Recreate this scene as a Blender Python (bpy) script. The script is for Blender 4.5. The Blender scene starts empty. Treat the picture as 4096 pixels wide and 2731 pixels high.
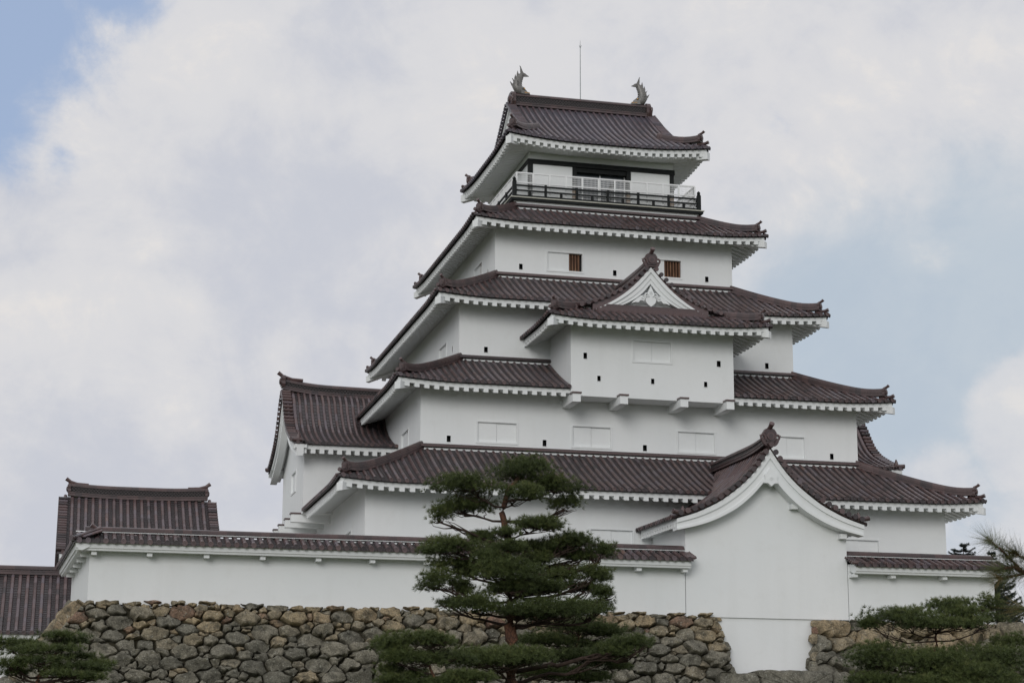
import bpy, math, random
import numpy as np
from mathutils import Matrix, Vector

R = math.radians
random.seed(7)
rng = np.random.default_rng(11)
scene = bpy.context.scene
COL = scene.collection

# ------------------------------------------------------------------ camera
CAM = np.array([-23.404, -81.107, -0.481])
FPX, PW, PH = 7403.985, 4096, 2731
_ya, _pi, _ro = R(13.904), R(12.518), R(0.291)
_f = np.array([math.sin(_ya) * math.cos(_pi), math.cos(_ya) * math.cos(_pi), math.sin(_pi)])
_r = np.array([math.cos(_ya), -math.sin(_ya), 0.0])
_u = np.cross(_r, _f)
_r2 = _r * math.cos(_ro) + _u * math.sin(_ro)
_u2 = _u * math.cos(_ro) - _r * math.sin(_ro)
cam_data = bpy.data.cameras.new("camera")
cam = bpy.data.objects.new("camera", cam_data)
COL.objects.link(cam)
cam.matrix_world = Matrix(((_r2[0], _u2[0], -_f[0], CAM[0]), (_r2[1], _u2[1], -_f[1], CAM[1]),
                           (_r2[2], _u2[2], -_f[2], CAM[2]), (0, 0, 0, 1)))
cam_data.sensor_width = 36.0
cam_data.lens = FPX / PW * 36.0
cam_data.clip_start = 0.1
cam_data.clip_end = 6000
cam_data.dof.use_dof = True
cam_data.dof.focus_distance = 72.0
cam_data.dof.aperture_fstop = 13.0
scene.camera = cam


def ray(px, py):
    return _f + _r2 * (px - PW / 2) / FPX - _u2 * (py - PH / 2) / FPX


def at(px, py, y):
    """Point of the plane Y = y seen at a pixel of the photograph."""
    d = ray(px, py)
    return CAM + d * (y - CAM[1]) / d[1]


# ------------------------------------------------------------------ light
SUN_EL, SUN_AZ = 19.0, 208.0          # degrees; azimuth measured clockwise from +Y
sun_data = bpy.data.lights.new("sun", "SUN")
sun_data.energy = 1.05
sun_data.angle = R(25)
sun_data.color = (1.0, 0.975, 0.94)
sun = bpy.data.objects.new("sun", sun_data)
COL.objects.link(sun)
_sd = Vector((math.sin(R(SUN_AZ)) * math.cos(R(SUN_EL)), math.cos(R(SUN_AZ)) * math.cos(R(SUN_EL)), math.sin(R(SUN_EL))))
sun.rotation_euler = _sd.to_track_quat('Z', 'Y').to_euler()

world = bpy.data.worlds.new("World")
scene.world = world
world.use_nodes = True
wt = world.node_tree
for n in list(wt.nodes):
    wt.nodes.remove(n)


def wn(t, **kw):
    n = wt.nodes.new(t)
    for k, v in kw.items():
        setattr(n, k, v)
    return n


def wmath(op, a, b=None, clamp=False):
    n = wn('ShaderNodeMath', operation=op)
    n.use_clamp = clamp
    for i, v in enumerate((a, b)):
        if v is None:
            continue
        if isinstance(v, (int, float)):
            n.inputs[i].default_value = v
        else:
            wt.links.new(v, n.inputs[i])
    return n.outputs[0]


def wmap(v, a, b, c=0.0, d=1.0):
    n = wn('ShaderNodeMapRange')
    n.interpolation_type = 'SMOOTHERSTEP'
    wt.links.new(v, n.inputs[0])
    for i, q in enumerate((a, b, c, d)):
        n.inputs[i + 1].default_value = q
    return n.outputs[0]


tc = wn('ShaderNodeTexCoord')
sky = wn('ShaderNodeTexSky', sky_type='NISHITA')
sky.sun_disc = False
sky.sun_elevation = R(SUN_EL)
sky.sun_rotation = R(SUN_AZ)
sky.air_density = 1.0
sky.dust_density = 1.5


def wnoise(scale, detail, rough, dist=0.0, off=(0, 0, 0), sc=(1, 1, 1)):
    mp = wn('ShaderNodeMapping')
    mp.inputs['Location'].default_value = off
    mp.inputs['Scale'].default_value = sc
    wt.links.new(tc.outputs['Generated'], mp.inputs[0])
    n = wn('ShaderNodeTexNoise')
    n.inputs['Scale'].default_value = scale
    n.inputs['Detail'].default_value = detail
    n.inputs['Roughness'].default_value = rough
    n.inputs['Distortion'].default_value = dist
    wt.links.new(mp.outputs[0], n.inputs['Vector'])
    return n.outputs['Fac']


def wblob(px, py, r):
    """Soft round area of the sky round one direction (r in radians): 1 in its middle, 0 outside."""
    d = ray(px, py)
    d = d / np.linalg.norm(d)
    n = wn('ShaderNodeVectorMath', operation='DISTANCE')
    wt.links.new(tc.outputs['Generated'], n.inputs[0])
    n.inputs[1].default_value = tuple(d)
    return wmath('SUBTRACT', 1.0, wmath('DIVIDE', n.outputs['Value'], r), True)


n1 = wnoise(6.5, 8, 0.58, 0.5, (3.1, 0.4, 1.2), (1, 1, 1.3))
n2 = wnoise(17.0, 8, 0.62, 0.35, (7.7, 2.2, 0.3), (1, 1, 1.2))
n3 = wnoise(40.0, 6, 0.65, 0.2, (1.3, 5.5, 2.9))
body = wmath('ADD', wmath('MULTIPLY', n1, 0.55), wmath('ADD', wmath('MULTIPLY', n2, 0.33), wmath('MULTIPLY', n3, 0.12)))
edge = wmath('ADD', wmath('MULTIPLY', wmath('SUBTRACT', n1, 0.5), 0.9), wmath('ADD', wmath('MULTIPLY', wmath('SUBTRACT', n2, 0.5), 1.1), wmath('MULTIPLY', wmath('SUBTRACT', n3, 0.5), 0.5)))
# openings of blue sky in the cloud cover, and the thin bluish veil on the right
gap = None
for px, py, r, k in ((0, 60, 0.105, 1.55), (440, -40, 0.06, 1.15), (0, 480, 0.055, 1.15), (260, 300, 0.05, 1.0), (250, 620, 0.035, 0.8), (3070, 540, 0.035, 0.55)):
    b = wmath('MULTIPLY', wblob(px, py, r), k)
    gap = b if gap is None else wmath('MAXIMUM', gap, b)
open_ = wmap(wmath('ADD', gap, wmath('MULTIPLY', edge, -0.95)), 0.36, 1.05)
veil = None
for px, py, r, k in ((3600, 1500, 0.16, 1.35), (4050, 1150, 0.13, 1.2), (3350, 1250, 0.07, 0.8), (2400, 1050, 0.05, 0.3)):
    b = wmath('MULTIPLY', wblob(px, py, r), k)
    veil = b if veil is None else wmath('MAXIMUM', veil, b)
puff = wmath('MAXIMUM', wmath('MULTIPLY', wblob(4180, 1700, 0.052), 2.6), wmath('MULTIPLY', wblob(3760, 1950, 0.04), 1.5))
puff = wmath('MULTIPLY', wmap(wmath('ADD', puff, wmath('MULTIPLY', edge, 1.3)), 0.25, 1.1), 0.85)
veil = wmap(wmath('ADD', veil, wmath('MULTIPLY', edge, -0.55)), 0.15, 1.0)
veil = wmath('MULTIPLY', wmath('MULTIPLY', veil, wmath('SUBTRACT', 1.0, wmath('MULTIPLY', puff, 0.9))), 0.64)
shade = None          # broad greyer parts of the cover
for px, py, r, k in ((1150, 850, 0.085, 0.11), (700, 480, 0.06, 0.05), (300, 2000, 0.12, 0.05), (1350, 300, 0.07, 0.05), (900, 1900, 0.13, 0.04)):
    b = wmath('MULTIPLY', wblob(px, py, r), k)
    shade = b if shade is None else wmath('MAXIMUM', shade, b)
bright = None
for px, py, r, k in ((350, 900, 0.07, 0.07), (1000, 1100, 0.07, 0.06), (2300, 150, 0.16, 0.075), (3300, 450, 0.16, 0.07), (200, 1150, 0.06, 0.07), (620, 180, 0.06, 0.06)):
    b = wmath('MULTIPLY', wblob(px, py, r), k)
    bright = b if bright is None else wmath('MAXIMUM', bright, b)
body = wmath('ADD', wmath('SUBTRACT', body, shade), bright)
cl = wmap(body, 0.36, 0.60)
hi = wmap(wmath('ADD', body, wmath('MULTIPLY', wmath('SUBTRACT', n2, 0.5), 0.35)), 0.56, 0.70)


def wrgb(fac, a, b):
    n = wn('ShaderNodeMix', data_type='RGBA')
    if isinstance(fac, float):
        n.inputs[0].default_value = fac
    else:
        wt.links.new(fac, n.inputs[0])
    for i, v in ((6, a), (7, b)):
        if isinstance(v, tuple):
            n.inputs[i].default_value = (*v, 1)
        else:
            wt.links.new(v, n.inputs[i])
    return n.outputs[2]


# colours are ten times the radiance, for a Background strength of 0.1
ccol = wrgb(cl, (5.75, 5.95, 6.60), (7.05, 7.02, 7.20))
ccol = wrgb(hi, ccol, (7.75, 7.50, 7.35))
ccol = wrgb(veil, ccol, (4.15, 5.20, 6.20))
bcol = wrgb(0.85, sky.outputs[0], (3.75, 4.75, 6.75))
fin = wrgb(open_, ccol, bcol)
bg = wn('ShaderNodeBackground')
bg.inputs[1].default_value = 0.1
wt.links.new(fin, bg.inputs[0])
wo = wn('ShaderNodeOutputWorld')
wt.links.new(bg.outputs[0], wo.inputs[0])

scene.view_settings.view_transform = 'Standard'
scene.view_settings.look = 'None'
scene.view_settings.exposure = 0.0
scene.view_settings.gamma = 1.0
scene.view_settings.use_curve_mapping = False


# ------------------------------------------------------------------ materials
class NT:
    def __init__(s, name):
        s.m = bpy.data.materials.new(name)
        s.m.use_nodes = True
        s.t = s.m.node_tree
        s.b = s.t.nodes['Principled BSDF']
        s.co = s.t.nodes.new('ShaderNodeTexCoord').outputs['Object']

    def node(s, t, **kw):
        n = s.t.nodes.new(t)
        for k, v in kw.items():
            setattr(n, k, v)
        return n

    def link(s, a, b):
        s.t.links.new(a, b)

    def noise(s, scale, detail=5, rough=0.55, sc=None, off=None, dist=0.0):
        n = s.node('ShaderNodeTexNoise')
        n.inputs['Scale'].default_value = scale
        n.inputs['Detail'].default_value = detail
        n.inputs['Roughness'].default_value = rough
        n.inputs['Distortion'].default_value = dist
        v = s.co
        if sc or off:
            mp = s.node('ShaderNodeMapping')
            if sc:
                mp.inputs['Scale'].default_value = sc
            if off:
                mp.inputs['Location'].default_value = off
            s.link(v, mp.inputs[0])
            v = mp.outputs[0]
        s.link(v, n.inputs['Vector'])
        return n.outputs['Fac']

    def attr(s, name):
        n = s.node('ShaderNodeAttribute', attribute_name=name)
        return n.outputs['Fac']

    def ramp(s, fac, stops, interp='LINEAR'):
        n = s.node('ShaderNodeValToRGB')
        cr = n.color_ramp
        cr.interpolation = interp
        while len(cr.elements) < len(stops):
            cr.elements.new(0.5)
        for e, (p, c) in zip(cr.elements, stops):
            e.position = p
            e.color = (c[0], c[1], c[2], 1) if hasattr(c, '__len__') else (c, c, c, 1)
        s.link(fac, n.inputs[0])
        return n.outputs[0]

    def mix(s, fac, a, b, mode='MIX'):
        n = s.node('ShaderNodeMix', data_type='RGBA', blend_type=mode)
        for i, v in ((0, fac), (6, a), (7, b)):
            if isinstance(v, (int, float)):
                n.inputs[i].default_value = v
            elif isinstance(v, tuple):
                n.inputs[i].default_value = (*v, 1)
            else:
                s.link(v, n.inputs[i])
        return n.outputs[2]

    def math(s, op, a, b=0.0, clamp=False):
        n = s.node('ShaderNodeMath', operation=op)
        n.use_clamp = clamp
        for i, v in enumerate((a, b)):
            if isinstance(v, (int, float)):
                n.inputs[i].default_value = v
            else:
                s.link(v, n.inputs[i])
        return n.outputs[0]

    def bump(s, h, strength, dist):
        n = s.node('ShaderNodeBump')
        n.inputs['Strength'].default_value = strength
        n.inputs['Distance'].default_value = dist
        s.link(h, n.inputs['Height'])
        s.link(n.outputs[0], s.b.inputs['Normal'])

    def done(s, col=None, rough=0.5, metal=0.0, spec=None):
        if col is not None:
            if isinstance(col, tuple):
                s.b.inputs['Base Color'].default_value = (*col, 1)
            else:
                s.link(col, s.b.inputs['Base Color'])
        if isinstance(rough, (int, float)):
            s.b.inputs['Roughness'].default_value = rough
        else:
            s.link(rough, s.b.inputs['Roughness'])
        s.b.inputs['Metallic'].default_value = metal
        if spec is not None:
            s.b.inputs['Specular IOR Level'].default_value = spec
        return s.m


def mat_tile(name='glazed_tile', tone=(0.066, 0.052, 0.060), amount=0.30):
    n = NT(name)
    t = n.attr('tint')
    c = n.ramp(t, [(0.0, (0.016, 0.011, 0.011)), (0.25, (0.036, 0.025, 0.025)), (0.40, (0.098, 0.055, 0.050)), (0.52, (0.128, 0.081, 0.077)),  # lowest stops colour the pans: weathering, with shade between the rows painted in
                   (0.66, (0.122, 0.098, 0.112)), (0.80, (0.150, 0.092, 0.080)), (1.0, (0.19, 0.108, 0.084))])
    big = n.noise(0.55, 4)
    c = n.mix(n.ramp(big, [(0.40, amount * .4), (0.7, amount)]), c, tone)
    fine = n.noise(9.0, 6, 0.65)
    c = n.mix(n.ramp(fine, [(0.45, 0.0), (0.75, 0.35)]), c, (0.022, 0.017, 0.017))
    n.bump(n.noise(30.0, 4), 0.25, 0.01)
    return n.done(c, n.ramp(fine, [(0.3, 0.24), (0.7, 0.42)]), spec=0.7)


def mat_plaster():
    n = NT('white_plaster')
    big = n.noise(0.35, 5, 0.5)
    streak = n.noise(1.0, 6, 0.6, sc=(1.6, 1.6, 0.16))
    c = n.mix(n.ramp(big, [(0.3, 0.0), (0.75, 1.0)]), (0.765, 0.792, 0.795), (0.805, 0.822, 0.820))
    c = n.mix(n.ramp(streak, [(0.50, 0.0), (0.80, 0.22)]), c, (0.64, 0.65, 0.635))
    patch = n.noise(1.7, 7, 0.62, off=(3, 9, 5))
    c = n.mix(n.ramp(patch, [(0.55, 0.0), (0.75, 0.30)]), c, (0.69, 0.70, 0.685))
    n.bump(n.noise(5.0, 6, 0.6), 0.18, 0.03)
    return n.done(c, 0.85, spec=0.25)


def mat_simple(name, col, rough, metal=0.0, nscale=6.0, var=0.25, spec=None):
    n = NT(name)
    f = n.noise(nscale, 5, 0.6)
    d = tuple(x * (1 - var) for x in col)
    b = tuple(min(1, x * (1 + var * 0.6)) for x in col)
    c = n.mix(n.ramp(f, [(0.3, 0.0), (0.7, 1.0)]), d, b)
    return n.done(c, rough, metal, spec)


def mat_wood_bar():
    n = NT('brown_wood')
    f = n.noise(3.0, 5, 0.6, sc=(6, 6, 0.8))
    c = n.ramp(f, [(0.3, (0.07, 0.032, 0.017)), (0.55, (0.15, 0.070, 0.034)), (0.75, (0.30, 0.18, 0.09))])
    return n.done(c, 0.6)


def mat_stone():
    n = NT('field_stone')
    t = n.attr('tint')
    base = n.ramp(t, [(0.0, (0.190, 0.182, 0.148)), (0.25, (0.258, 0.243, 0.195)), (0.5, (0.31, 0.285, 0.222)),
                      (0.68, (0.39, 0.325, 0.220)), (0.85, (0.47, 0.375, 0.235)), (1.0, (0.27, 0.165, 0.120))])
    mott = n.noise(3.2, 8, 0.68)
    c = n.mix(n.ramp(mott, [(0.34, 0.85), (0.56, 0.0)]), base, (0.045, 0.044, 0.034), 'MIX')
    fine = n.noise(22.0, 6, 0.7)
    c = n.mix(n.ramp(fine, [(0.38, 0.6), (0.55, 0.0)]), c, (0.06, 0.057, 0.045))
    speck = n.noise(11.0, 7, 0.7)
    c = n.mix(n.ramp(speck, [(0.58, 0.0), (0.68, 0.8)]), c, (0.46, 0.46, 0.40))
    lich = n.noise(4.3, 6, 0.7, off=(4, 7, 1))
    c = n.mix(n.ramp(lich, [(0.60, 0.0), (0.74, 0.55)]), c, (0.22, 0.19, 0.08))
    h = n.math('ADD', n.math('MULTIPLY', mott, 1.0), n.math('ADD', n.math('MULTIPLY', speck, 0.5), n.math('MULTIPLY', fine, 0.25)))
    n.bump(h, 0.9, 0.08)
    return n.done(c, 0.88, spec=0.25)


def mat_bark():
    n = NT('red_pine_bark')
    v = n.node('ShaderNodeTexVoronoi', feature='DISTANCE_TO_EDGE')
    mp = n.node('ShaderNodeMapping')
    mp.inputs['Scale'].default_value = (10, 10, 4.5)
    n.link(n.co, mp.inputs[0])
    n.link(mp.outputs[0], v.inputs['Vector'])
    v.inputs['Scale'].default_value = 1.0
    f = n.noise(3.5, 5, 0.6)
    c = n.ramp(f, [(0.3, (0.075, 0.043, 0.032)), (0.55, (0.135, 0.067, 0.043)), (0.8, (0.20, 0.100, 0.060))])
    crack = n.ramp(v.outputs['Distance'], [(0.0, 1.0), (0.13, 0.0)])
    c = n.mix(n.math('MULTIPLY', crack, 0.7), c, (0.028, 0.020, 0.017))
    n.bump(v.outputs['Distance'], 0.6, 0.03)
    return n.done(c, 0.9, spec=0.2)


def mat_needle(name, stops):
    n = NT(name)
    c = n.ramp(n.attr('tint'), stops)
    m = n.done(c, 0.55, spec=0.35)
    return m


def mat_ground():
    n = NT('grass_ground')
    f = n.noise(0.8, 8, 0.65)
    g = n.noise(9.0, 6, 0.7)
    c = n.ramp(f, [(0.35, (0.050, 0.070, 0.025)), (0.6, (0.085, 0.100, 0.040)), (0.75, (0.17, 0.145, 0.10))])
    c = n.mix(n.ramp(g, [(0.4, 0.0), (0.7, 0.5)]), c, (0.04, 0.045, 0.02))
    n.bump(g, 0.6, 0.05)
    return n.done(c, 0.95, spec=0.2)


def mat_earth():
    n = NT('packed_earth')
    f = n.noise(2.2, 8, 0.65)
    c = n.ramp(f, [(0.3, (0.035, 0.032, 0.022)), (0.6, (0.060, 0.054, 0.036)), (0.75, (0.05, 0.062, 0.022))])
    n.bump(n.noise(8, 6), 0.8, 0.08)
    return n.done(c, 0.95, spec=0.15)


def mat_gravel():
    n = NT('pale_gravel')
    f = n.noise(1.2, 8, 0.65)
    g = n.noise(25.0, 5, 0.7)
    c = n.ramp(f, [(0.3, (0.30, 0.28, 0.24)), (0.7, (0.42, 0.40, 0.35))])
    c = n.mix(n.ramp(g, [(0.4, 0.0), (0.7, 0.5)]), c, (0.22, 0.21, 0.18))
    n.bump(g, 0.5, 0.03)
    return n.done(c, 0.95, spec=0.2)


def mat_lattice():
    """Ridge tiles laid as a net of interlocking rings: the ring pattern is relief in the tiles."""
    n = NT('ring_lattice_tile')
    sep = n.node('ShaderNodeSeparateXYZ')
    n.link(n.co, sep.inputs[0])
    x = n.math('MULTIPLY', n.math('ADD', sep.outputs[0], sep.outputs[1]), 1 / 0.145)
    z = n.math('MULTIPLY', sep.outputs[2], 1 / 0.145)
    out = None
    for ox in (0.0, 0.5):
        fx = n.math('SUBTRACT', n.math('FRACT', n.math('ADD', x, ox + 50)), 0.5)
        fz = n.math('SUBTRACT', n.math('FRACT', n.math('ADD', z, ox + 50)), 0.5)
        d = n.math('SQRT', n.math('ADD', n.math('MULTIPLY', fx, fx), n.math('MULTIPLY', fz, fz)))
        d = n.math('ABSOLUTE', n.math('SUBTRACT', d, 0.42))
        out = d if out is None else n.math('MINIMUM', out, d)
    c = n.ramp(out, [(0.0, (0.050, 0.042, 0.042)), (0.09, (0.045, 0.038, 0.038)), (0.13, (0.006, 0.005, 0.005))])
    n.bump(n.ramp(out, [(0.05, 1.0), (0.15, 0.0)]), 0.9, 0.05)
    return n.done(c, 0.45)


M_TILE = mat_tile()
M_TILE_SKY_SHEEN = mat_tile('painted_sky_sheen_tile', (0.086, 0.080, 0.108), 0.75)  # same tiles as below; bluish sky reflection painted into the base colour
M_PLASTER = mat_plaster()
M_BLACK = mat_simple('black_lacquered_wood', (0.010, 0.012, 0.012), 0.6, spec=0.25)
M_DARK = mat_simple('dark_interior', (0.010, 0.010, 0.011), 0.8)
M_WHITEMETAL = mat_simple('white_painted_metal', (0.80, 0.81, 0.81), 0.4, 0.0, 4, 0.05)
M_WOOD = mat_wood_bar()
M_TAN = mat_simple('bare_wood', (0.30, 0.20, 0.12), 0.65, 0, 14, 0.3)
M_STONE = mat_stone()
M_BARK = mat_bark()
M_BRANCH = mat_simple('dark_branch_bark', (0.050, 0.034, 0.027), 0.9, 0, 7, 0.5, 0.2)
M_GROUND = mat_ground()
M_EARTH = mat_earth()
M_GRAVEL = mat_gravel()
M_LATTICE = mat_lattice()
M_FISH = mat_simple('weathered_grey_tile', (0.18, 0.175, 0.165), 0.42, 0.15, 16, 0.45)
M_GOLD = mat_simple('gold_leaf', (0.75, 0.42, 0.12), 0.3, 1.0, 5, 0.1)
M_ROD = mat_simple('grey_metal_rod', (0.16, 0.18, 0.18), 0.4, 0.6)
M_DECK = mat_simple('pale_deck_board', (0.50, 0.50, 0.43), 0.7, 0, 8, 0.15)
_g = NT('dark_window_glass')
M_GLASS = _g.done((0.06, 0.07, 0.08), 0.08, 0.0, 0.8)
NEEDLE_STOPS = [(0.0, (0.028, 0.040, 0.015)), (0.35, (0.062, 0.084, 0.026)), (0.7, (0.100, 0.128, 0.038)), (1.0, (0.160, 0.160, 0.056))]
M_NEEDLE = mat_needle('pine_needles', NEEDLE_STOPS)
M_NEEDLE_BLUE = mat_needle('fir_needles', [(0.0, (0.010, 0.018, 0.015)), (0.5, (0.020, 0.032, 0.026)), (1.0, (0.035, 0.050, 0.038))])
M_NEEDLE_NEAR = mat_needle('long_pine_needles', [(0.0, (0.030, 0.044, 0.017)), (0.4, (0.065, 0.084, 0.028)), (0.75, (0.110, 0.115, 0.040)), (1.0, (0.20, 0.125, 0.055))])
M_WEED = mat_needle('dry_weed', [(0.0, (0.02, 0.022, 0.012)), (1.0, (0.06, 0.06, 0.03))])


# ------------------------------------------------------------------ mesh building
class MB:
    """Collects faces (with a tint and a material slot each) and links them as one mesh object."""

    def __init__(s):
        s.v, s.f, s.t, s.k = [], [], [], []

    def face(s, idx, tint=0.4, k=0):
        s.f.append(tuple(idx))
        s.t.append(tint)
        s.k.append(k)

    def pts(s, P):
        i0 = len(s.v)
        s.v.extend([tuple(map(float, p)) for p in P])
        return i0

    def poly(s, P, tint=0.4, k=0):
        i = s.pts(P)
        s.face(range(i, i + len(P)), tint, k)

    def box(s, a, b, tint=0.4, k=0):
        x0, y0, z0 = [min(p, q) for p, q in zip(a, b)]
        x1, y1, z1 = [max(p, q) for p, q in zip(a, b)]
        i = s.pts([(x0, y0, z0), (x1, y0, z0), (x1, y1, z0), (x0, y1, z0), (x0, y0, z1), (x1, y0, z1), (x1, y1, z1), (x0, y1, z1)])
        for q in ((0, 3, 2, 1), (4, 5, 6, 7), (0, 1, 5, 4), (1, 2, 6, 5), (2, 3, 7, 6), (3, 0, 4, 7)):
            s.face([i + j for j in q], tint, k)

    def hexa(s, P, tint=0.4, k=0):
        """Eight corners: bottom four in a ring, then top four."""
        i = s.pts(P)
        for q in ((0, 3, 2, 1), (4, 5, 6, 7), (0, 1, 5, 4), (1, 2, 6, 5), (2, 3, 7, 6), (3, 0, 4, 7)):
            s.face([i + j for j in q], tint, k)

    def rings(s, RG, tint=0.4, k=0, closed=True, cap0=False, cap1=False, tints=None):
        n = len(RG[0])
        idx = [s.pts(r) for r in RG]
        for a in range(len(RG) - 1):
            tt = tints[a] if tints is not None else tint
            for j in range(n if closed else n - 1):
                j2 = (j + 1) % n
                s.face((idx[a] + j, idx[a] + j2, idx[a + 1] + j2, idx[a + 1] + j), tt, k)
        if cap0:
            s.face([idx[0] + j for j in range(n)][::-1], tints[0] if tints is not None else tint, k)
        if cap1:
            s.face([idx[-1] + j for j in range(n)], tints[-1] if tints is not None else tint, k)

    def tube(s, path, rad, n=6, tint=0.4, k=0, caps=True, up=(0, 0, 1)):
        path = [np.array(p, float) for p in path]
        if not hasattr(rad, '__len__'):
            rad = [rad] * len(path)
        RG = []
        for i, p in enumerate(path):
            d = path[min(i + 1, len(path) - 1)] - path[max(i - 1, 0)]
            d = d / (np.linalg.norm(d) + 1e-9)
            a = np.cross(d, np.array(up, float))
            if np.linalg.norm(a) < 1e-3:
                a = np.cross(d, np.array((1.0, 0, 0)))
            a /= np.linalg.norm(a)
            b = np.cross(a, d)
            RG.append([p + rad[i] * (a * math.cos(2 * math.pi * j / n) + b * math.sin(2 * math.pi * j / n)) for j in range(n)])
        s.rings(RG, tint, k, True, caps, caps)

    def extrude(s, outline, o, ax, ay, depth, tint=0.4, k=0):
        """Flat outline in the plane (o, ax, ay), given thickness along depth (a vector)."""
        o, ax, ay, depth = [np.array(q, float) for q in (o, ax, ay, depth)]
        A = [o + ax * x + ay * y for x, y in outline]
        B = [p + depth for p in A]
        n = len(A)
        i, j = s.pts(A), s.pts(B)
        s.face([i + q for q in range(n)], tint, k)
        s.face([j + q for q in range(n)][::-1], tint, k)
        for q in range(n):
            q2 = (q + 1) % n
            s.face((i + q, j + q, j + q2, i + q2), tint, k)

    def build(s, name, mats, parent=None, smooth=None):
        me = bpy.data.meshes.new(name)
        me.from_pydata(s.v, [], s.f)
        if not isinstance(mats, (list, tuple)):
            mats = [mats]
        for m in mats:
            me.materials.append(m)
        a = me.attributes.new('tint', 'FLOAT', 'FACE')
        a.data.foreach_set('value', np.array(s.t, np.float32))
        if len(mats) > 1:
            me.polygons.foreach_set('material_index', np.array(s.k, np.int32))
        me.update()
        if smooth is not None:
            me.shade_smooth()
            if smooth < 179:
                me.set_sharp_from_angle(angle=R(smooth))
        o = bpy.data.objects.new(name, me)
        COL.objects.link(o)
        if parent is not None:
            o.parent = parent
        return o


def fix_normals(o):
    import bmesh
    bm = bmesh.new()
    bm.from_mesh(o.data)
    bmesh.ops.recalc_face_normals(bm, faces=bm.faces)
    bm.to_mesh(o.data)
    bm.free()
    return o


def tag(o, label=None, cat=None, group=None, kind=None):
    if label:
        o['label'] = label
    if cat:
        o['category'] = cat
    if group:
        o['group'] = group
    if kind:
        o['kind'] = kind
    return o


def thing(name, label, cat, group=None):
    o = bpy.data.objects.new(name, None)
    COL.objects.link(o)
    return tag(o, label, cat, group)


# ------------------------------------------------------------------ tiled roofs
TR = 0.071        # radius of a cover tile


def tt():
    return min(1.0, max(0.0, random.gauss(0.5, 0.2)))


class Side:
    """One slope of a roof: s runs along the eave, u from the eave inwards."""

    def __init__(self, mid, along, inward, smax, prof, lift=None):
        self.m, self.a, self.n = np.array(mid, float), np.array(along, float), np.array(inward, float)
        self.smax, self.prof, self.lf = smax, prof, lift

    def z(self, s, u):
        return self.prof(u) + (self.lf(self.smax - abs(s), u) if self.lf else 0.0)

    def P(self, s, u, dz=0.0):
        q = self.m + self.a * s + self.n * u
        return np.array((q[0], q[1], self.z(s, u) + dz))


def corner_lift(L, LL):
    def f(c, u):
        a = max(0.0, 1 - max(c, 0) / LL)
        b = max(0.0, 1 - max(u, 0) / LL)
        return L * a ** 1.8 * b ** 1.3
    return f


def cover_tile_row(mb, pf, u0, u1, r=TR, seg=0.29, end_disc=True):
    """Half-round cover tiles, each one slightly tapering so every joint shows. pf(u, da, dz) -> point."""
    n = max(1, int(round((u1 - u0) / seg)))
    us = np.linspace(u0, u1, n + 1)
    row_t = random.gauss(0, 0.07)
    wob = random.uniform(-0.006, 0.006)
    ang = [math.radians(a) for a in (-30, 10, 50, 90, 130, 170, 210)]
    for i in range(n):
        RG = []
        for u, rr in ((us[i] - 0.010, r * 1.03), (us[i + 1], r * 0.96)):
            RG.append([pf(u, wob + rr * math.cos(a), 0.036 + rr * math.sin(a)) for a in ang])
        mb.rings(RG, min(1, max(0, 0.5 + (tt() - 0.5) * 0.55 + row_t)), closed=False)
    if end_disc:
        u = us[0] - 0.014
        RG = []
        for du, rr in ((0.03, r * 1.0), (0.0, r * 1.16), (-0.03, r * 1.16), (-0.03, r * 0.82), (-0.015, r * 0.80), (-0.015, 0.01)):
            RG.append([pf(u + du, rr * math.cos(2 * math.pi * j / 10), 0.035 + rr * math.sin(2 * math.pi * j / 10)) for j in range(10)])
        mb.rings(RG, tt() * 0.8, closed=True)


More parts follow.
